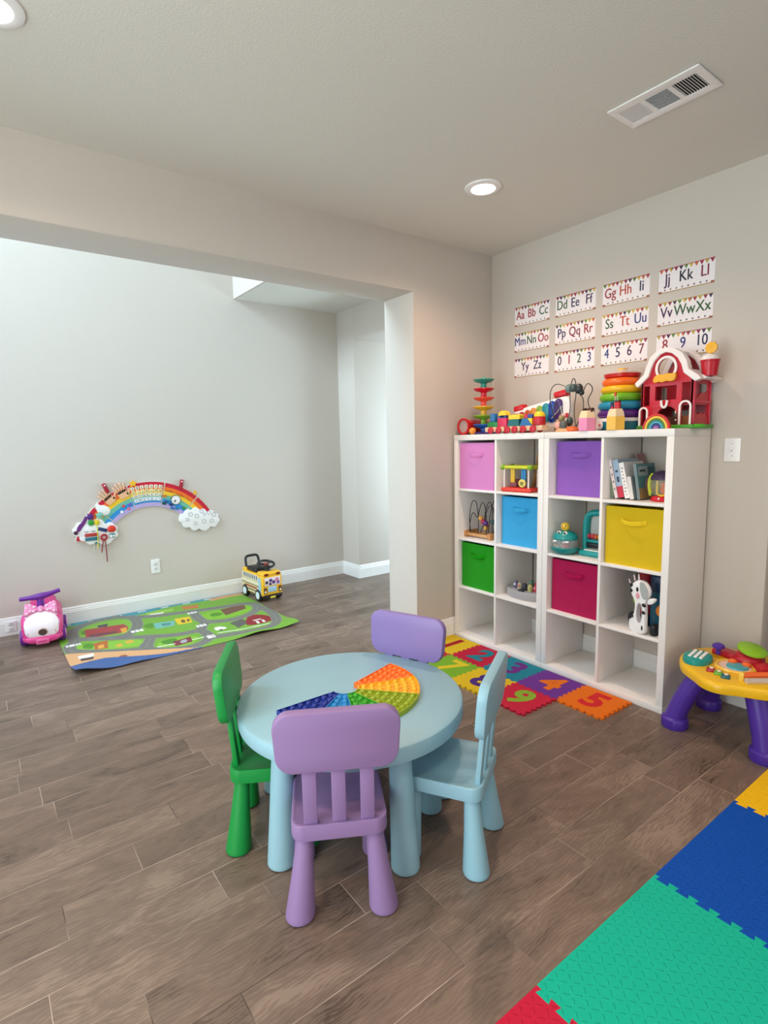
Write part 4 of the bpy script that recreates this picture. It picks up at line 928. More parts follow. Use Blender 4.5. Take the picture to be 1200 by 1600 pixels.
m = MB(); m.cyl((0, -.12, .27), (0, -.105, .325), .022, .016, BLACK, 16); m.cyl((0, -.122, .270), (0, -.12, .283), .034, .03, BLACK, 20); m.build('steering_column', t)
rw = rotm(R(14), 0, 0)
m = MB(); m.torus((0, -.10, .333), .074, .011, BLACK, rw, 36, 10); m.cyl(tuple(Vector((0, -.10, .326))), (0, -.102, .340), .026, .024, M('8a2a2a', .4), 20)
for a in (20, 160, 270): m.cyl((.02*math.cos(R(a)), -.10+.02*math.sin(R(a)), .333+.005*math.sin(R(a))), (.07*math.cos(R(a)), -.10+.068*math.sin(R(a)), .333+.017*math.sin(R(a))), .009, .008, BLACK, 10)
m.build('steering_wheel', t)

# ------------------------------------------------------------------ toys on top of the shelves
ZT = SH
REDP = M('c8141e', .3, vary=.03)
t = thing('drum_tube', 'red toy tube lying on its side at the left end of the shelf top', 'toy', (-0.37, -0.082, ZT))
m = MB(); m.cyl((0, 0, .057), (.22, 0, .057), .047, .047, REDP, 36)
m.build('body', t)
m = MB(); m.lathe([(.044, 0), (.057, .0), (.058, .004), (.057, .016), (.048, .022), (.044, .018), (.044, 0)], REDP, T(-.012, 0, .058) @ rotm(0, PI/2, 0), 40); m.build('rim', t)
m = MB(); m.lathe([(0, .004), (.030, .005), (.045, .009), (.045, .006), (0, .001)], M('b59c94', .35), T(-.010, 0, .058) @ rotm(0, PI/2, 0), 32); m.build('membrane', t)

t = thing('swirl_ball_tower', 'tower of six rainbow coloured swirl dishes at the left of the shelf top', 'toy', (-0.30, -0.20, ZT))
m = MB(); m.lathe([(0, 0), (.085, 0), (.088, .006), (.08, .014), (.03, .02), (0, .02)], M('3a2a6a', .35), n=36); m.build('base', t)
for i, hx in enumerate(('2a62b8', '7fae1f', 'f0b432', 'e85040', 'cf1c34', '1f9a86')):
    z = .052+.0605*i; mt = M(hx, .3, vary=.03)
    m = MB(); m.lathe([(.018, z-.045), (.021, z-.04), (.019, z-.012), (.03, z-.006), (.055, z), (.073, z+.014), (.0715, z+.017), (.05, z+.006), (.022, z+.004), (.02, z+.014), (0, z+.014)], mt, n=40)
    m.tube([(.052*math.cos(a), .052*math.sin(a), z+.006+.004*a/3) for a in [j*.35 for j in range(14)]], .004, mt, 6)
    if i == 5: m.lathe([(.016, z+.012), (.018, z+.022), (.012, z+.030), (0, z+.033)], mt, n=20)
    m.build('swirl_dish', t)
o = MB().sphere((0, 0, .0245), .0245, M('e58a2c', .35), 24).build('ball', loc=(-.385, -.178, ZT)); tag(o, 'small orange ball beside the rainbow swirl tower', 'ball')

t = thing('wooden_train', 'wooden block train with red wheels at the front edge of the shelf top', 'toy train', (-0.375, 0, ZT))
BEECH = M('e2bf9a', .45, vary=.08, vscale=20); G_ = M('17803a', .4); B_ = M('1f6ca8', .4); Y_ = M('f0cf2c', .4); R_ = M('c41c2c', .4); TL_ = M('186a6a', .4); PKR = M('d42c56', .4)
for (y0, y1, wheels) in ((-.309, -.470, (-.365, -.432)), (-.480, -.600, (-.505, -.562)), (-.608, -.767, (-.630, -.705))):
    m = MB(); m.span((-.03, y0, .013), (.03, y1, .044), BEECH, .004); m.cyl((0, y1+.002, .025), (0, y1-.012, .025), .004, .004, BEECH, 10); car = m.build('car', t)
    for s in (-1, 1):
        for yw in wheels:
            m = MB(); m.cyl((s*.031, yw, .023), (s*.041, yw, .023), .023, .022, R_, 24, .003); m.build('wheel', car)
def blk(name, fn):
    m = MB(); fn(m); m.build(name, t)
blk('block', lambda m: m.span((-.022, -.323, .045), (.022, -.410, .078), G_, .002))
blk('block', lambda m: m.cyl((0, -.362, .079), (0, -.362, .132), .024, .024, B_, 28, .002))
blk('block', lambda m: m.span((-.024, -.414, .045), (.024, -.488, .098), PKR, .002))
blk('block', lambda m: m.shape([[(-.030, 0), (.030, 0), (.030, .016), (.018, .016), (.012, .006), (-.012, .006), (-.018, .016), (-.030, .016)]], .044, M('3a4a8a', .4), T(.022, -.45, .099) @ YZ))
blk('block', lambda m: m.shape([arch(.062, .031, 12, 0, 0)], .044, Y_, T(.022, -.45, .116) @ YZ))
blk('block', lambda m: m.shape([[(-.052, 0), (.040, 0), (.040, .042), (-.040, .042)]], .044, TL_, T(.022, -.545, .045) @ YZ))
blk('block', lambda m: m.shape([[(-.044, 0), (.044, 0), (.044, .024), (.034, .030), (.022, .024), (.010, .030), (-.002, .024), (-.014, .030), (-.028, .024), (-.044, .028)]], .044, Y_, T(.022, -.548, .088) @ YZ))
blk('block', lambda m: m.shape([[(0, 0), (.098, 0), (.060, .044), (.022, .044)]], .044, B_, T(.022, -.592, .045) @ YZ))
blk('block', lambda m: m.shape([[(.065, .044), (.103, 0), (.103, .044)]], .044, Y_, T(.022, -.584, .045) @ YZ))
blk('block', lambda m: m.span((-.018, -.625, .090), (.018, -.648, .112), PKR, .002))
blk('block', lambda m: m.span((-.018, -.650, .090), (.018, -.684, .114), M('3c4f9a', .4), .002))
blk('block', lambda m: m.cyl((0, -.727, .045), (0, -.727, .095), .036, .036, R_, 32, .002))
blk('block', lambda m: m.lathe([(.034, .096), (.034, .104), (.028, .118), (.016, .126), (.008, .128), (0, .128)], Y_, T(0, -.727, 0), 28))

# xylophone standing on edge behind the train
t = thing('xylophone', 'white toy xylophone with rainbow keys leaning behind the wooden train', 'toy', (-0.245, 0, ZT))
m = MB(); P = [(.412, .038), (.835, .034), (.850, .06), (.848, .17), (.83, .212), (.79, .216), (.43, .152), (.412, .135)]
m.shape([chaikin(P, 1, True)], .045, PLAS_W, T(.045, 0, 0) @ YZ, bev=.008)
m.span((.0, -.50, 0), (.05, -.52, .04), M('4a423e', .5)); m.span((0, -.74, 0), (.05, -.78, .04), M('4a423e', .5)); m.build('body', t)
for i, hx in enumerate(('7c1c24', 'b0202a', 'c8541c', 'd8862a', '86a62a', '1a8a9a', '1a3f9c', '4a2a6e')):
    yc = -.44-.047*i; w_ = .019+.0012*i; z1 = .128+.0108*i; z0 = .095-.006*i
    m = MB(); m.shape([rrect(w_*2, z1-z0, w_*.98, 6, -yc, (z0+z1)/2)], .007, M(hx, .25), T(-.0005, 0, 0) @ YZ, bev=.002)
    for z in (z1-.014, z0+.014): m.cyl((-.0075, yc, z), (-.0095, yc, z), .0035, .003, CHROME, 10)
    m.build('key', t)
m = MB(); m.box((.022, -.457, .163), (.05, .085, .04), REDP, .010, rot=rotm(R(-10), 0, 0)); m.build('foot', t)
m = MB(); m.box((.022, -.772, .232), (.05, .090, .038), REDP, .010, rot=rotm(R(-9), 0, 0)); m.build('foot', t)
m = MB(); m.box((-.001, -.828, .10), (.002, .022, .028), M('c02a30', .4), .0006); m.build('red_label', t)
m = MB(); m.cyl((-.012, -.725, .085), (-.012, -.80, .155), .003, .003, M('b9b4b0', .3), 8); m.sphere((-.012, -.800, .09), (.016, .018, .021), M('e7b6b8', .4), 16); m.cyl((-.012, -.79, .155), (-.012, -.800, .10), .003, .003, M('b9b4b0', .3), 8); m.build('mallet', t)

# suction bead maze with wire loops
t = thing('wire_bead_maze', 'bead maze with dark bent wires and a grey green bead cluster at its top', 'toy', (-0.30, -0.88, ZT))
m = MB(); m.cyl((0, 0, 0), (0, 0, .022), .078, .072, M('d8a878', .5, vary=.1), 36, .004); m.sphere((-.04, -.045, .012), (.03, .045, .02), M('d8642c', .45), 16); m.build('base', t)
WIRE = M('2e2a28', .35, metal=.4)
for pts in ([(0, .02, .02), (0, -.01, .12), (0, .0, .25), (0, -.027, .325), (0, -.05, .25), (0, -.03, .12), (0, -.05, .02)],
            [(-.02, .06, .03), (-.02, .115, .15), (-.02, .125, .25), (-.01, .085, .292), (0, .02, .262), (0, -.01, .25)],
            [(.02, -.07, .21), (.01, -.105, .275), (0, -.14, .26), (0, -.155, .23), (0, -.12, .18), (0, -.13, .14), (0, -.155, .11), (.0, -.10, .02)],
            [(.0, -.07, .21), (-.01, -.10, .19), (-.02, -.11, .12), (-.02, -.06, .02)], [(-.05, .03, .02), (-.05, .08, .10), (-.05, .06, .19), (-.04, .03, .12), (-.04, .01, .02)]):
    m = MB(); m.tube(pts, .0026, WIRE, 8, smooth=2); m.build('wire', t)
GB = M('3c5150', .4)
for p, r_, mt in (((0, .006, .252), (.02, .022, .026), M('6d8380', .4)), ((-.004, -.028, .252), (.022, .024, .024), GB), ((0, -.062, .245), (.022, .025, .030), M('26302f', .4)), ((.006, -.078, .222), (.016, .014, .016), M('26302f', .4)),
                  ((-.055, .035, .04), (.022, .024, .022), M('e6a89c', .4)), ((-.06, -.005, .042), (.022, .024, .024), M('59605c', .4)), ((-.045, .02, .08), (.016, .018, .018), M('9a8a5c', .4)), ((-.03, .055, .06), (.014, .016, .016), M('b9a48a', .4)), ((0, -.005, .06), (.02, .02, .028), GB)):
    m = MB(); m.sphere(p, r_, mt, 18); m.build('bead', t)

def pencil_pot(hexc, label, y, dark):
    t = thing('pencil_pot', label, 'pot', (-0.372, y, ZT), 0, 'pencil shaped pots on the shelf top')
    mt = M(hexc, .4, vary=.03)
    m = MB(); n = 6; rr = .051; rings = [(rr*.96, 0), (rr, .004), (rr, .062), (rr*.97, .072)]
    def hexr(r_, z): return [(r_*math.cos(PI/3*i+PI/6), r_*math.sin(PI/3*i+PI/6), z) for i in range(6)]
    vs = [p for r_, z in rings for p in hexr(r_, z)]
    m.raw(vs, [[j*6+i, j*6+(i+1) % 6, (j+1)*6+(i+1) % 6, (j+1)*6+i] for j in range(3) for i in range(6)]+[[5, 4, 3, 2, 1, 0]], mt); m.build('body', t, smooth=20)
    m = MB(); rings = [(rr*.97, .072), (rr*.86, .096), (rr*.70, .112), (rr*.62, .112), (rr*.6, .09)]; vs = [p for r_, z in rings for p in hexr(r_, z)]
    m.raw(vs, [[j*6+i, j*6+(i+1) % 6, (j+1)*6+(i+1) % 6, (j+1)*6+i] for j in range(4) for i in range(6)]+[[24+i for i in range(6)]], M('ecd0a8', .5, vary=.05)); m.build('tapered_rim', t, smooth=20)
    return t
t = pencil_pot('e88cb4', 'pink pencil shaped pot in front of the bead maze', -1.050, 1)
for dy, w_ in ((.018, .015), (-.020, .030)):
    m = MB(); m.box((0, dy, .113), (.03, w_, .028), M('4a2418', .5), .005); m.build('brown_cap', t)
t = pencil_pot('eebb4a', 'yellow pencil shaped pot in front of the stacking rings', -1.220, 0)
m = MB(); m.box((-.005, -.012, .125), (.022, .026, .05), M('c4222e', .4), .004); m.box((-.005, -.012, .152), (.024, .028, .006), M('2a1a2a', .4), .001); m.build('red_block', t)
m = MB(); m.box((.01, .026, .13), (.02, .018, .04), M('1d2450', .4), .003); m.cyl((-.01, .016, .09), (-.008, .018, .125), .010, .006, M('d0305a', .4), 12); m.build('blue_block', t)
m = MB(); m.cyl((0, .008, .10), (0, .006, .195), .003, .003, M('c9b8a0', .4), 8); m.lathe([(0, 0), (.006, .002), (.007, .012), (.004, .022), (.0, .024)], M('d8482c', .4), T(0, .006, .178), 12); m.cyl((0, -.01, .1), (0, -.006, .178), .0025, .0025, M('b9c8a0', .4), 8); m.build('red_tipped_stick', t)

# big stacking rings
t = thing('ring_stacker', 'giant rainbow ring stacker with teal and white base and yellow knob', 'toy', (-0.172, -1.132, ZT))
m = MB(); m.lathe([(0, 0), (.108, 0), (.122, .008), (.127, .03), (.126, .052)], M('1a6f80', .35), n=48); m.build('base', t)
m = MB(); m.lathe([(.1265, .050), (.128, .056), (.127, .066), (.12, .069), (.02, .069), (.02, .33), (0, .33)], PLAS_W, n=48)
m.shape([rrect(.06, .05, .022, 5, 0, .032)], .004, PLAS_W, T(-.1215, .055, 0) @ rotm(0, 0, R(-25)) @ YZ); m.box((-.127, .052, .032), (.003, .02, .008), M('c02a30', .4), .001, rot=rotm(0, 0, R(-25))); m.build('white_collar', t)
z = .069
for R1, hx, h in ((.126, '57207e', .046), (.124, '1d86a8', .050), (.117, '6fae1e', .048), (.112, 'efb41c', .043), (.106, 'f0691c', .043)):
    m = MB(); m.torus((0, 0, z+h/2), R1-h*.62, h*.62, M(hx, .3, vary=.02), None, 48, 14, sz=.83); m.build('ring', t); z += h*.95
m = MB(); m.lathe([(.05, z), (.08, z), (.093, z+.008), (.097, z+.024), (.09, z+.024), (.05, z+.022)], M('c41c1a', .3), n=44); m.build('ring', t)
m = MB(); m.lathe([(.098, z+.026), (.099, z+.031), (.085, z+.04), (.05, z+.048), (.03, z+.049), (.03, z+.045), (.05, z+.043), (.083, z+.036), (.094, z+.029)], M('f2e6e2', .08, alpha=.35, vary=0), n=44, cap=False); m.build('clear_cap', t)
m = MB(); m.cyl((0, 0, z+.02), (0, 0, z+.058), .028, .026, M('f2bd3a', .3), 28, .004); m.build('knob', t)

# rainbow arch stacker
t = thing('rainbow_stacker', 'small wooden rainbow arch in front of the red barn', 'toy', (-0.365, -1.440, ZT), R(18))
for i, hx in enumerate(('d21f1a', 'f2c23a', '3f7a2c', '3fa3b8', '1d2f7a', '9a5fa0')):
    ro = .062-.0098*i; ri = ro-.0092 if i < 5 else 0.0
    if i == 0: ro = .062
    h = .062 if i == 0 else .062
    n = 20; P = [(ro*math.cos(PI*j/n), 1.22*ro*math.sin(PI*j/n)) for j in range(n+1)]+([(ri*math.cos(PI*(1-j/n)), 1.22*ri*math.sin(PI*(1-j/n))) for j in range(n+1)] if ri else [])
    m = MB(); m.shape([P], .055, M(hx, .45), T(.0275, 0, 0) @ YZ, bev=.001); m.build('arch', t)

# red barn playset
t = thing('barn_playset', 'red toy barn with white roof edge and silo on the right shelf', 'toy', (-0.225, 0, ZT))
RB = M('c2142a', .32, vary=.03); RB2 = M('9c1022', .35, vary=.03); WB = M('f1e9e6', .35, vary=.01)
def yz(P): return [(-y, z) for y, z in P]                                  # world y -> outline x
G0 = .020
m = MB(); P = [(-1.262, 0), (-1.64, 0), (-1.655, .008), (-1.65, .020), (-1.60, .022), (-1.262, .022)]
m.span((-.03, -1.27, 0), (.20, -1.565, G0), M('3f9a22', .4), .006); m.lathe([(0, .003), (.05, .003), (.052, .010), (.045, G0), (0, G0)], M('4aae2a', .4), T(.02, -1.545, 0), 28, sx=.9, sy=1.1); m.lathe([(0, .0), (.025, .0), (.03, .010), (.02, G0), (0, G0)], M('3f8a26', .4), T(-.025, -1.30, 0), 20); m.build('grass_base', t)
face = [(-1.276, G0), (-1.545, G0), (-1.545, .245), (-1.503, .282), (-1.490, .325), (-1.470, .362), (-1.44, .388), (-1.404, .398), (-1.372, .388), (-1.342, .360), (-1.325, .318), (-1.314, .278), (-1.276, .243)]
win = yz([(-1.29, .125), (-1.322, .125), (-1.322, .228), (-1.29, .228)])
wr = yz([(-1.489, .135), (-1.533, .135), (-1.533, .232), (-1.489, .232)])
wm = yz([(-1.352, .150), (-1.462, .150), (-1.462, .222), (-1.352, .222)])
loft_hole = [(1.407+.046*math.cos(2*PI*i/28), .312+.052*math.sin(2*PI*i/28)) for i in range(28)]
dl = arch(.034, .092, 8, 1.294, G0+.0005); dr = arch(.046, .112, 8, 1.511, G0+.0005); dm = arch(.110, .095, 12, 1.418, G0+.0005)
m = MB(); m.shape([yz(face), win, wr, wm, loft_hole, dl, dr, dm], .016, RB, T(.016, 0, 0) @ YZ, bev=.001)
m.build('front_wall', t)
m = MB()
m.shape([yz(face), wr, win, loft_hole, yz([(-1.352, .03), (-1.45, .03), (-1.45, .10), (-1.352, .10)])], .008, RB2, T(.190, 0, 0) @ YZ)
m.build('back_wall', t)
m = MB(); sidep = [(.0, G0), (.19, G0), (.19, .245), (.0, .245)]
sw1 = [(.035, .150), (.06, .155), (.075, .172), (.10, .180), (.13, .178), (.165, .190), (.165, .225), (.035, .225)]; sw2 = [(.035, .075), (.06, .070), (.09, .082), (.11, .070), (.14, .08), (.16, .055), (.165, .118), (.035, .118)]
m.shape([sidep, sw1, sw2], .010, RB, T(0, -1.535, 0) @ XZ); m.box((.095, -1.548, .133), (.19, .010, .012), M('cf2a4a', .35), .002)
for x in (.008, .182): m.box((x, -1.547, .132), (.012, .008, .222), M('cf2a4a', .35), .002)
m.build('side_wall', t)
m = MB(); m.shape([sidep], .008, RB2, T(0, -1.278, 0) @ XZ); m.build('side_wall', t)
m = MB(); m.span((.016, -1.286, .118), (.182, -1.535, .126), RB2); m.build('upper_floor', t)
m = MB(); roofo = [(-1.252, .232), (-1.262, .226), (-1.318, .276), (-1.330, .318), (-1.346, .354), (-1.376, .383), (-1.404, .392), (-1.437, .382), (-1.466, .357), (-1.486, .322), (-1.499, .279), (-1.556, .232), (-1.585, .242),
    (-1.570, .262), (-1.522, .296), (-1.512, .340), (-1.488, .380), (-1.446, .408), (-1.404, .416), (-1.362, .408), (-1.324, .376), (-1.303, .326), (-1.292, .290), (-1.245, .248)]
m.shape([yz(roofo)], .045, WB, T(.030, 0, 0) @ YZ, bev=.003); m.shape([yz(roofo)], .03, WB, T(.203, 0, 0) @ YZ, bev=.003); m.span((.03, -1.372, .388), (.175, -1.436, .404), WB, .004); m.build('roof', t)
m = MB(); m.shape([[(0, .02), (.062, -.022), (.085, -.018), (.088, -.010), (.0, .038)]], .18, WB, T(.205, -1.505, .262) @ YZ, bev=.002); m.build('side_roof', t)
def frame_arch(m, w, h, cx, z0, tck, mt):
    o1 = arch(w, h, 12, cx, z0); o2 = arch(w-2*tck, h-tck, 12, cx, z0-.0001)
    r1, r2 = w/2, w/2-tck; n = 14
    P = [(cx-r1, z0)]+[(cx+r1*math.cos(PI-PI*i/n), z0+h-r1+r1*math.sin(PI*i/n)) for i in range(n+1)]+[(cx+r1, z0), (cx+r2, z0)]+[(cx+r2*math.cos(PI*i/n), z0+h-r1+r2*math.sin(PI*i/n)) for i in range(n+1)]+[(cx-r2, z0)]
    m.shape([P], .008, mt, T(0, 0, 0) @ YZ)
for w_, h, cx in ((.050, .100, 1.294), (.062, .122, 1.511)):
    m = MB(); frame_arch(m, w_, h, cx, G0, .009, WB); m.build('door_frame', t)
m = MB(); m.shape([[(1.407+.056*math.cos(2*PI*i/32), .312+.062*math.sin(2*PI*i/32)) for i in range(32)], [(1.407+.044*math.cos(2*PI*i/32), .312+.050*math.sin(2*PI*i/32)) for i in range(32)]], .008, WB, YZ); m.build('loft_window_frame', t)
m = MB(); P = [(1.345, .248), (1.36, .238), (1.375, .245), (1.395, .238), (1.415, .246), (1.44, .240), (1.462, .248), (1.464, .285), (1.44, .280), (1.42, .286), (1.40, .278), (1.375, .284), (1.352, .272)]
m.shape([chaikin(P, 1, True)], .022, M('f0b02c', .5, .3, 120), YZ, bev=.004); m.build('hay_bale', t)
m = MB(); m.tube([(-.012, -1.392, .148), (-.012, -1.394, .120), (-.012, -1.407, .108), (-.012, -1.42, .120), (-.012, -1.422, .148)], .0065, WB, 10, smooth=2); m.build('horseshoe', t)
m = MB(); m.span((.02, -1.487, G0), (.024, -1.535, .065), M('8a4a14', .5)); m.span((.10, -1.36, G0), (.104, -1.475, .065), M('7a3a14', .5)); m.build('half_door', t)
m = MB(); m.cyl((-.006, -1.466, .045), (.0, -1.466, .045), .004, .004, WB, 10); m.box((-.003, -1.464, .085), (.006, .008, .018), M('c9a48a', .4), .002); m.build('door_latch', t)
m = MB(); m.lathe([(0, .0), (.034, .0), (.042, .068), (.045, .070), (.045, .078), (.03, .080), (0, .080)], RB, T(.075, -1.585, .258), 36); m.build('silo', t)
m = MB(); m.lathe([(.042, 0), (.040, .012), (.028, .026), (.012, .032), (0, .033)], WB, T(.075, -1.582, .336), 32); m.build('silo_cap', t)
m = MB(); P = [((.031 if i % 2 else .026)*math.cos(PI*i/9), (.031 if i % 2 else .026)*math.sin(PI*i/9)) for i in range(18)]; m.shape([P], .012, M('f2b428', .4), T(.06, -1.597, .392) @ YZ, bev=.003); m.build('yellow_topper', t)

# ------------------------------------------------------------------ toys in the compartments
z1, z2, z3, z4 = ROWZ[0], ROWZ[1], ROWZ[2], ROWZ[3]
t = thing('activity_cage_toy', 'small caged activity toy with lime top, red base and hanging chimes', 'toy', (-0.32, -0.545, z1), R(6))
m = MB(); m.box((0, 0, .014), (.13, .225, .028), M('d8382c', .4), .012, seg=3); m.build('base', t)
m = MB()
for a, b_ in (((-.052, -.10, .158), (-.052, .10, .158)), ((.052, -.10, .158), (.052, .10, .158)), ((-.052, -.10, .158), (.052, -.10, .158)), ((-.052, .10, .158), (.052, .10, .158))): m.cyl(a, b_, .011, .011, M('c9cf2c', .4), 14)
for sx in (-1, 1):
    for sy in (-1, 1): m.sphere((sx*.052, sy*.10, .158), .018, M('7fae22', .4), 16)
m.build('top_frame', t)
for sx in (-1, 1):
    for sy in (-1, 1):
        m = MB(); m.cyl((sx*.052, sy*.09, .026), (sx*.052, sy*.09, .15), .006, .006, M('e8d8d4', .2), 12); m.build('post', t)
for y, hx in ((.045, 'e2b62c'), (.030, 'e2b62c'), (-.035, '1f86c0'), (-.052, '1f86c0')):
    m = MB(); m.box((-.035, y, .105), (.012, .016, .09), M(hx, .4), .003); m.build('chime', t)
m = MB(); m.cyl((-.048, -.045, .058), (-.060, -.045, .058), .026, .026, M('ecd06a', .4), 24, .003); m.shape([star(.02)], .001, M('7a7a2a', .5), T(-.0602, -.045, .058) @ YZ); m.build('star_disc', t)
m = MB(); m.box((.0, .045, .055), (.05, .05, .05), M('8a4a52', .4), .006); m.build('block', t)
t = thing('abacus', 'wooden abacus leaning in the shadow behind the caged toy', 'toy', (-0.20, -0.625, z1), R(0))
WD = M('9a6a3a', .5, vary=.12, vscale=15)
m = MB(); AX = Vector((.02, .065, .0)); BX_ = Vector((.05, -.085, 0)); TOPA = Vector((.06, .0, .315))
m.cyl((0, .08, .006), (.02, .035, .312), .012, .010, WD, 8); m.cyl((0, -.085, .006), (.02, .0, .312), .012, .010, WD, 8); m.box((.02, .018, .312), (.02, .06, .02), WD, .003); m.box((0, 0, .012), (.03, .19, .022), M('7a1a1a', .5), .004); m.build('frame', t)
for i in range(6):
    z = .05+.045*i; yl = .075-.02*i*1.0; f = z/.315; y1_ = .08-.045*f; y2_ = -.085+.085*f
    m = MB(); m.cyl((.012*f+.0, y1_, z), (.012*f, y2_, z), .0025, .0025, CHROME, 8)
    for j in range(5 if i < 3 else 3):
        m.sphere((.016*f, y1_-.020-(.0165*j), z), (.012, .008, .012), M(('a03a1c', 'd8a43a', '8a2a1c', 'c8742c', 'b88a3a', '7a2a1c')[i], .4), 12)
    m.build('bead_rod', t)
t = thing('wooden_bead_maze', 'wooden bead maze with dark looping wires in the left shelf', 'toy', (-0.285, -0.175, z2), 0)
TAN_W = M('c79560', .5, vary=.12, vscale=12)
m = MB()
m.box((-.045, .0, .020), (.022, .27, .022), TAN_W, .004); m.box((.045, .0, .020), (.022, .27, .022), TAN_W, .004)
for y in (.112, -.118): m.box((0, y, .022), (.13, .035, .044), M('b8814c', .5, vary=.12), .008, seg=3)
m.build('base', t)
W_ = M('2b1f26', .35, metal=.3)
for pts in ([(-.03, .095, .04), (-.03, .09, .12), (-.03, .06, .19), (-.03, .015, .13), (-.03, 0, .20), (-.03, -.03, .27), (-.03, -.06, .22), (-.03, -.07, .10), (-.03, -.07, .03)], [(-.045, .07, .03), (-.045, .085, .15), (-.045, .06, .25), (-.045, .035, .27), (-.045, .01, .25), (-.045, -.01, .12), (-.045, .0, .03)],
            [(0, .02, .03), (0, -.02, .10), (0, -.03, .2), (0, -.065, .27), (0, -.10, .22), (0, -.09, .12), (0, -.10, .03)], [(.03, -.03, .03), (.03, -.05, .2), (.03, -.10, .30), (.03, -.14, .27), (.03, -.13, .12), (.03, -.12, .03)], [(-.02, -.06, .03), (-.02, -.04, .14), (-.02, -.075, .23), (-.02, -.12, .24), (-.02, -.14, .12), (-.02, -.12, .03)]):
    m = MB(); m.tube(pts, .0028, W_, 8, smooth=2); m.build('wire', t)
for p, hx in (((-.03, -.015, .14), 'e0a04a'), ((-.03, -.038, .118), 'b02a3a'), ((-.03, -.06, .11), '5a2a7a'), ((0, -.10, .12), '2a4a4a'), ((-.02, -.055, .075), 'c8963a'), ((.01, -.03, .08), 'c02a2a')):
    m = MB(); m.sphere((p[0], p[1], p[2]), .019, M(hx, .35), 16); m.build('bead', t)
t = thing('pop_up_toy', 'grey oval pop-up toy with little figures in the lower left shelf', 'toy', (-0.275, -0.574, z3), 0)
m = MB(); m.lathe([(0, 0), (.96, 0), (1.0, .006), (1.0, .038), (.965, .050), (.6, .052), (0, .052)], M('a29d9e', .45), Matrix.Diagonal((.10, .157, 1.1, 1)), 44); m.build('base', t)
for y, x, hx, hx2 in ((.06, -.045, '5a5472', 'c9d0d8'), (.02, -.055, 'b0a48a', 'c9766a'), (-.02, -.055, '2e2f3a', '3a3c4a'), (-.06, -.05, 'b5ad6a', 'c9c086'), (-.095, -.035, 'b83a48', 'd87a84'), (-.05, .035, 'a82a38', 'c23a44'), (.0, .04, '46705a', '6a8a6a')):
    m = MB(); m.cyl((x, y, .050), (x, y, .060), .024, .022, M('8e898c', .4), 20)
    m.lathe([(.017, .06), (.018, .08), (.014, .098), (.007, .105), (0, .106)], M(hx, .4), T(x, y, 0), 18); m.sphere((x-.014, y, .084), (.008, .010, .010), M(hx2, .4), 12); m.build('figure', t)
m = MB(); m.box((-.078, -.012, .058), (.03, .042, .016), M('26262e', .4), .005); m.build('push_button', t)

# books
def book(y_bot, lean, th, h, depth, hexc, spine, label, x0=-.345, front=None):
    t = thing('book', label, 'book', (x0, y_bot, z1), 0, 'books in the right shelf')
    mt = T(0, 0, th*math.sin(R(lean))) @ rotm(R(-lean), 0, 0)
    m = MB(); cv = M(hexc, .45, vary=.04)
    for y in (0, -th+.002): m.span((0, y, 0), (depth, y-.002, h), cv, mtx=mt)
    m.span((-.001, 0, 0), (.002, -th, h), M(spine, .45, vary=.04), mtx=mt); m.build('cover', t)
    m = MB(); m.span((.003, -.0022, .003), (depth-.003, -th+.0022, h-.003), M('e8dfd0', .7), mtx=mt); m.build('pages', t)
    return t, mt
t, mt = book(-1.1835, 3, .014, .135, .19, '6f7a58', '7d8a6c', 'thin olive green book against the divider at the left end of the row', -.33)
t, mt = book(-1.214, 13, .019, .212, .20, 'e6d3d2', 'ecd9d8', 'tall pale pink book leaning second from the left in the row')
for z in (.05, .09, .13, .17):
    m = MB(); m.box((-.0015, -.0095, z), (.0012, .007, .012), M('8a7a84', .5), mtx=mt); m.build('spine_marking', t)
t, mt = book(-1.236, 13, .034, .208, .21, '9fb2c4', '9db3c8', 'thick pale blue book with a red foot to its spine')
m = MB(); m.box((-.0015, -.017, .031), (.0014, .034, .062), M('c01f3a', .45), mtx=mt); m.build('red_spine_band', t)
for z, d_ in ((.10, .03), (.145, .012)):
    m = MB(); m.box((-.0016, -.017, z), (.0012, .014, d_), M('3a4458', .5), mtx=mt); m.build('spine_marking', t)
t, mt = book(-1.273, 13, .028, .195, .20, 'e9e2dd', 'efe8e4', 'white book with grey specks on its spine in the middle of the row')
for i in range(9):
    m = MB(); m.box((-.0015, -.014+.004*(i % 2), .02+.018*i), (.0012, .006+.003*(i % 3), .006), M('8f8890', .5), mtx=mt); m.build('spine_marking', t)
t, mt = book(-1.304, 11, .022, .122, .19, '77858a', 'd9d2cc', 'small white-spined book with a picture cover at the right of the row', -.35)
t, mt = book(-1.330, 9, .016, .19, .19, '5f8286', '7c8a8c', 'teal picture book with its front cover showing', -.325)
m = MB(); cov = lambda x, z, w_, h_, hx, k: m.box((x, -.0165-.0003*k, z), (w_, .0008, h_), M(hx, .5), mtx=mt)
cov(.095, .095, .186, .186, '55898c', 0); cov(.06, .15, .10, .05, '9fb0b0', 1); cov(.055, .152, .06, .012, '3a4a50', 2); cov(.09, .03, .18, .06, 'a98a5c', 1); cov(.14, .12, .07, .10, '2f5a5c', 1)
m.cyl(tuple(mt @ Vector((.11, -.0165, .07))), tuple(mt @ Vector((.11, -.0180, .07))), .042, .042, M('b8788a', .5), 24); m.cyl(tuple(mt @ Vector((.125, -.0178, .065))), tuple(mt @ Vector((.125, -.0186, .065))), .016, .016, M('e6d9a0', .5), 20); m.build('cover_picture', t)
t, mt = book(-1.252, 13, .004, .245, .09, 'b07a7c', 'c89a9a', 'thin dark and pink book standing tall behind the pale blue book', -.122)

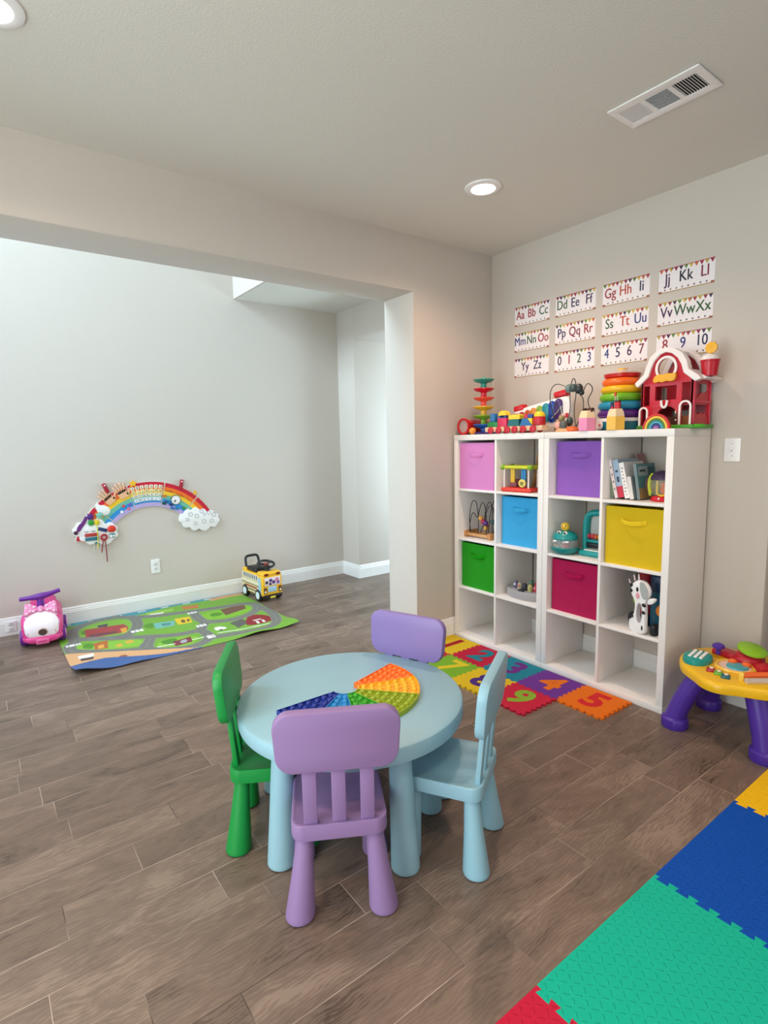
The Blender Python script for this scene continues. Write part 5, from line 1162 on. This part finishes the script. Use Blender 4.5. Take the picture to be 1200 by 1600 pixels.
t = thing('dome_toy', 'red based popping dome toy with a dark purple top beside the books', 'toy', (-0.28, -1.442, z1), 0)
m = MB(); m.lathe([(0, 0), (.055, 0), (.058, .008), (.05, .026), (.03, .032), (0, .032)], M('c8102a', .35), n=36); m.sphere((-.05, -.006, .016), (.008, .006, .006), PLAS_W, 10); m.build('base', t)
m = MB(); m.lathe([(.04, .03), (.055, .05), (.062, .09), (.058, .115)], M('c8c4a0', .08, alpha=.3, vary=0), n=36, cap=False); m.build('clear_dome', t)
m = MB(); m.lathe([(.061, .112), (.058, .13), (.042, .15), (.02, .159), (0, .161)], M('3a2a4a', .35), n=36); m.build('top_cap', t)
m = MB(); m.tube([(-.02, .052, .03), (-.03, .058, .08), (-.025, .056, .12), (-.01, .05, .14)], .010, M('b9c22a', .35), 10, smooth=1); m.build('yellow_green_rib', t)
m = MB(); m.box((-.035, .012, .075), (.010, .010, .07), M('f0c41c', .35), .003); m.tube([(-.035, .012, .04), (-.04, -.01, .030), (-.04, -.03, .036)], .005, M('f0c41c', .35), 8, smooth=1); m.build('yellow_arm', t)
m = MB(); m.box((-.01, -.02, .07), (.06, .03, .06), M('d8401c', .35), .008); m.build('red_orange_block', t)
m = MB(); m.box((.0, .03, .036), (.06, .05, .012), M('1f5a3a', .4), .004); m.build('green_foot', t)

TQ = M('12908e', .3, vary=.04)
t = thing('rolling_crab_toy', 'teal crab toy with round eyes, a clear belly and a yellow chick on top', 'toy', (-0.335, -0.898, z2), R(12)); t.scale = (0.88, 0.88, 0.88)
m = MB(); m.lathe([(0, 0), (.05, 0), (.075, .012), (.092, .030), (.094, .042), (.085, .046), (0, .046)], M('0f8280', .3), n=40); m.build('lower_shell', t)
m = MB(); m.lathe([(.082, .046), (.080, .07), (.076, .10)], M('dfeaea', .06, alpha=.25, vary=0), n=40, cap=False); m.build('clear_belly', t)
m = MB(); m.lathe([(.0, .096), (.07, .096), (.082, .104), (.083, .12), (.068, .142), (.04, .156), (0, .160)], TQ, n=40)
m.build('upper_shell', t)
for s in (-1, 1):
    m = MB(); mt_ = T(-.052, s*.022, .147) ; m.sphere(tuple(mt_ @ Vector((0, 0, 0))), (.012, .014, .014), PLAS_W, 16); eye = m.build('eye', t)
    m = MB(); m.sphere((-.0625, s*.021, .149), (.004, .007, .008), BLACK, 12); m.build('pupil', eye)
    m = MB(); m.box((-.072, s*.042, .092), (.012, .026, .012), PLAS_W, .004); m.build('tooth', t)
m = MB(); m.sphere((-.01, -.002, .186), (.028, .029, .030), M('e6bf3a', .4), 20); m.sphere((-.038, -.002, .182), (.006, .008, .005), M('d88a2c', .4), 10); chick = m.build('chick', t)
for s in (-1, 1):
    m = MB(); m.sphere((-.034, s*.011-.002, .193), (.004, .004, .005), BLACK, 10); m.build('chick_eye', chick)
m = MB(); m.cyl((-.02, -.012, .047), (-.02, -.012, .078), .026, .026, M('a0202c', .4), 20); m.build('red_drum', t)
m = MB(); m.cyl((-.02, -.012, .078), (-.02, -.012, .096), .024, .024, M('d8d4d0', .4), 20); m.build('white_drum', t)
for i in range(9):
    a = i*2.4; m = MB(); m.sphere((.05*math.cos(a)*(.5+.05*i), .045+.03*math.sin(a), .053), .0075, M(('c8664a', 'e0b090', 'b04a3a')[i % 3], .4), 10); m.build('bead', t)
t = thing('bead_drum_toy', 'teal arched toy frame with coloured beads right of the crab toy', 'toy', (-0.255, -1.065, z2), R(0))
m = MB(); m.tube([(0, .075, .01), (0, .078, .12), (0, .074, .215), (0, .05, .248), (0, -.02, .255), (0, -.075, .25), (0, -.088, .2), (0, -.09, .01)], .020, TQ, 14, smooth=2, flat=(1.0, 1.5)); m.build('arch_frame', t)
m = MB(); m.box((-.01, -.005, .018), (.13, .18, .036), TQ, .014, seg=3); m.box((-.02, -.02, .038), (.10, .14, .008), M('d8dad0', .4), .003); m.build('base', t)
m = MB(); m.box((-.005, -.004, .085), (.05, .13, .018), M('0f8a86', .3), .006); m.box((-.02, -.0, .062), (.02, .12, .024), BLACK, .004); m.build('tray', t)
for i, hx in enumerate(('b01f3a', 'c23a44', 'cf5a2c', 'c9a83a', 'b9c02c', '8aa82c')):
    m = MB(); m.sphere((-.01, .052-.022*i, .112), (.013, .0115, .016), M(hx, .3), 16); m.build('bead', t)
m = MB(); m.span((.004, .055, .09), (.007, -.07, .235), CLEAR); m.build('clear_panel', t)

# cow mirror toy and the toys behind it
t = thing('cow_mirror_toy', 'white and black cow toy with an oval opening in its belly', 'toy', (-0.372, -1.412, z3), R(-14))
PB_ = [(.062, 0), (.068, .05), (.062, .082), (.045, .095), (.034, .11), (.030, .165), (.042, .185), (.058, .205), (.062, .235), (.055, .262), (.03, .285), (.0, .292), (-.028, .283), (-.05, .255), (-.053, .225), (-.04, .195), (-.03, .178), (-.032, .12), (-.034, .06), (-.036, 0)]
hole = [(-.0+.017*math.cos(2*PI*i/24), .118+.052*math.sin(2*PI*i/24)) for i in range(24)]
body = [( -y, z) for y, z in PB_]
m = MB(); m.shape([chaikin(body, 2, True), [(q[0], q[1]) for q in hole]], .03, M('f3f0ee', .35, vary=.01), YZ, bev=.006); m.build('body', t)
m = MB(); m.shape([[(.019*math.cos(2*PI*i/24), .118+.055*math.sin(2*PI*i/24)) for i in range(24)], [(.003+.0145*math.cos(2*PI*i/24), .118+.049*math.sin(2*PI*i/24)) for i in range(24)]], .004, M('b9b9bc', .3), T(-.029, 0, 0) @ YZ); m.build('mirror_rim', t)
PG = [(-.002, .288), (.0, .25), (.012, .21), (.028, .195), (.042, .198), (.053, .225), (.050, .255), (.028, .283)]
m = MB(); m.shape([chaikin(PG, 2, True)], .003, M('a9aeac', .4), T(-.0295, 0, 0) @ YZ); m.build('grey_patch', t)
for y, z, w_, h_, hx in ((.016, .240, .008, .013, '141414'), (.012, .207, .012, .017, 'e3a0ac'), (-.030, .165, .014, .010, '141414'), (-.028, .125, .013, .009, '141414'), (.055, .226, .009, .010, '141414'), (.056, .256, .010, .010, '141414'), (-.022, .04, .005, .014, '141414')):
    m = MB(); m.sphere((-.031, y, z), (.003, w_, h_), M(hx, .4), 16); m.build('eye' if hx == '141414' and z == .240 else ('cheek' if hx != '141414' else 'black_spot'), t)
m = MB(); m.tube([(-.032, .058, .075), (-.032, .05, .088), (-.032, .036, .090)], .008, BLACK, 8, smooth=1); m.build('black_spot', t)
m = MB(); m.shape([chaikin([(.048, .205), (.085, .215), (.092, .205), (.072, .178), (.042, .172)], 2, True)], .02, PLAS_W, T(-.006, 0, 0) @ YZ, bev=.004); m.build('ear', t)
for y, z, a in ((.02, .300, 10), (.046, .292, 30), (.072, .262, 50)):
    m = MB(); m.cyl((-.015, y, z-.012), (-.015, y+.02*math.sin(R(a)), z+.018), .005, .003, M('e6c9c9', .4), 10); m.build('horn', t)
m = MB(); m.sphere((-.012, .046, .172), (.008, .010, .018), M('8ab04a', .5), 14); m.build('leaf', t)
m = MB(); m.span((.002, -.037, 0), (.045, -.072, .062), BLACK, .012, seg=3); m.build('hind_leg', t)
t = thing('red_toy', 'dark red rounded toy on a black base standing behind the cow toy', 'toy', (-0.20, -1.335, z3))
m = MB(); m.lathe([(.045, .06), (.05, .10), (.046, .18), (.035, .25), (.042, .29), (.03, .31), (0, .312)], M('8a1220', .4), n=28); m.build('body', t)
m = MB(); m.box((-.01, .012, .03), (.12, .12, .06), M('1a1626', .45), .02, seg=3); m.build('base', t)
t = thing('blue_toy', 'dark teal blue toy with an orange beak squeezed behind the cow toy', 'toy', (-0.225, -1.437, z3))
m = MB(); m.lathe([(.0, 0), (.05, 0), (.058, .02), (.058, .26), (.05, .30), (.0, .305)], M('13566e', .35), n=32); m.build('body', t)
m = MB(); m.lathe([(.0585, .21), (.060, .215), (.060, .29), (.052, .302)], M('16304e', .35), n=32); m.build('cap', t)
m = MB(); m.sphere((-.062, -.03, .115), (.018, .032, .034), M('e8862a', .4), 18); m.build('beak', t)

# ------------------------------------------------------------------ activity table by the wall
AX_, AY_ = -0.335, -1.86
YP = M('eab81a', .3, vary=.03); PUR = M('4a2a96', .38, vary=.03); PUR_D = M('5b3aa0', .38, vary=.03)
t = thing('activity_table', 'yellow musical activity table on thick purple legs right of the shelves', 'toy table', (AX_, AY_, 0))
Pl = [(-.465, -1.655), (-.507, -1.698), (-.545, -1.755), (-.585, -1.80), (-.602, -1.85), (-.592, -1.90), (-.555, -1.945), (-.53, -2.0), (-.50, -2.055), (-.42, -2.115), (-.32, -2.125), (-.22, -2.10), (-.12, -2.05), (-.07, -1.95), (-.06, -1.85), (-.08, -1.75), (-.14, -1.66), (-.24, -1.605), (-.36, -1.60)]
Pl = chaikin([(x-AX_, y-AY_) for x, y in Pl], 2, True)
def slab(m, P, rings, mt):
    k = len(P); vs = [(x*s, y*s, z) for s, z in rings for x, y in P]
    fs = [[j*k+i, j*k+(i+1) % k, (j+1)*k+(i+1) % k, (j+1)*k+i] for j in range(len(rings)-1) for i in range(k)]+[[i for i in range(k)][::-1], [(len(rings)-1)*k+i for i in range(k)]]
    m.raw(vs, fs, mt)
m = MB(); slab(m, Pl, [(.90, .292), (.99, .290), (1.0, .296), (1.0, .318), (.985, .328), (.95, .335), (.90, .338), (.5, .340)], YP); m.build('tabletop', t, smooth=50)
for bx, by, tx, ty in ((-.470, -1.645, -.43, -1.745), (-.468, -2.035, -.435, -1.975), (-.135, -1.66, -.19, -1.74), (-.14, -2.07, -.19, -1.98)):
    m = MB(); pts = [(bx-AX_, by-AY_, .0), (bx-AX_, by-AY_, .04), (bx-AX_, by-AY_, .045), (bx*.8+tx*.2-AX_, by*.8+ty*.2-AY_, .12), (bx*.4+tx*.6-AX_, by*.4+ty*.6-AY_, .21), (tx-AX_, ty-AY_, .295)]
    vs, n = [], 28
    prof = [(0, .058), (.008, .061), (.045, .061), (.052, .055), (.055, .049), (.09, .048), (.15, .050), (.21, .051), (.27, .052), (.293, .053)]
    for z, rr in prof:
        f = max(0, (z-.045)/.25); e = f**1.3
        cx, cy = bx+(tx-bx)*e-AX_, by+(ty-by)*e-AY_
        for i in range(n): vs.append((cx+rr*math.cos(2*PI*i/n), cy+rr*math.sin(2*PI*i/n), z))
    m.raw(vs, [[j*n+i, j*n+(i+1) % n, (j+1)*n+(i+1) % n, (j+1)*n+i] for j in range(len(prof)-1) for i in range(n)]+[[i for i in range(n)][::-1], [(len(prof)-1)*n+i for i in range(n)]], PUR); m.build('leg', t)
def pxy(x, y): return x-AX_, y-AY_
m = MB(); x, y = pxy(-.395, -1.705); mt_ = T(x, y, .338) @ rotm(0, 0, R(8)); m.lathe([(.085, -.004), (.088, .006), (.084, .022), (.070, .030), (0, .032)], M('1a9088', .3), mt_, 36, sx=1.0, sy=.72); kp = m.build('keypad', t)
m = MB()
for i in range(4):
    for j in range(3): m.box((-.045+i*.028, -.026+j*.024, .033), (.019, .015, .008), M('efe9e6', .3), .003, mtx=mt_)
m.build('white_keys', kp)
m = MB(); x, y = pxy(-.365, -1.858); m.lathe([(.083, -.006), (.085, .010), (.078, .016), (.070, .015), (.068, .009), (0, .009)], M('efc04a', .3), T(x, y, .338), 44); ring = m.build('turntable_ring', t)
m = MB(); m.lathe([(.066, 0), (.066, .004), (0, .005)], M('e8c4b4', .3), T(x, y, .346), 40); m.build('turntable', t)
m = MB(); m.lathe([(.046, 0), (.044, .006), (0, .007)], M('3aa4b0', .3), T(x-.004, y-.012, .350), 36); m.build('blue_disc', t)
for dx, dy in ((.030, .022), (.032, -.036)):
    m = MB(); m.lathe([(.018, 0), (.018, .012), (.012, .017), (0, .018)], M('ee6a2c', .3), T(x+dx, y+dy, .352), 20); m.build('orange_knob', t)
for (px_, py_), hx in (((-.478, -1.800), 'a8182a'), ((-.490, -1.838), '6aa82a'), ((-.505, -1.874), '15606a')):
    x, y = pxy(px_, py_); m = MB(); m.box((x, y, .343), (.040, .036, .016), M(hx, .3), .005, rot=rotm(0, 0, R(18))); m.cyl((x+.006, y, .351), (x+.006, y, .355), .009, .008, M('e8d8c0', .3), 14); m.build('button', t)
m = MB(); x, y = pxy(-.235, -1.79); m.box((x, y, .352), (.07, .16, .034), M('b81a2c', .3), .012, seg=3, rot=rotm(0, 0, R(-12))); m.build('red_panel', t)
m = MB(); x, y = pxy(-.295, -1.755); m.cyl((x, y, .36), (x, y, .392), .010, .012, PUR, 14); m.lathe([(.012, -.006), (.026, .002), (.027, .014), (.016, .022), (0, .023)], PUR, T(x, y, .392), 22); m.build('purple_knob', t)
m = MB(); x, y = pxy(-.245, -1.872); m.lathe([(.07, 0), (.066, .03), (.046, .052), (.02, .06), (0, .061)], M('b41a2a', .3), T(x, y, .338), 32); m.build('red_dome', t)
m = MB(); m.lathe([(0, 0), (.05, .001), (.062, .008), (.062, .016), (.05, .022), (0, .024)], M('86b82a', .3), T(x-.004, y-.01, .398) @ rotm(R(14), R(-8), 0), 34); m.build('green_wheel', t)
m = MB(); x, y = pxy(-.30, -1.955); m.lathe([(.045, 0), (.043, .026), (.03, .034), (0, .036)], M('b41a2a', .3), T(x, y, .338), 24); m.build('red_drum', t)
x, y = pxy(-.425, -1.975)
ax = Vector((.055, -.045, 0))
m = MB()
for s in (-1, 1): m.box((x+s*ax.x, y+s*ax.y, .355), (.022, .022, .042), M('efc54a', .3), .005)
m.build('roller_bracket', t)
m = MB(); m.cyl((x-ax.x, y-ax.y, .362), (x+ax.x, y+ax.y, .362), .013, .013, M('ee6a2c', .3), 16); m.build('orange_roller', t)
m = MB(); m.cyl((x-ax.x-.02, y-ax.y-.025, .348), (x+ax.x-.02, y+ax.y-.025, .348), .014, .014, M('d8d8d4', .1, alpha=.45, vary=0), 16); m.build('clear_tube', t)
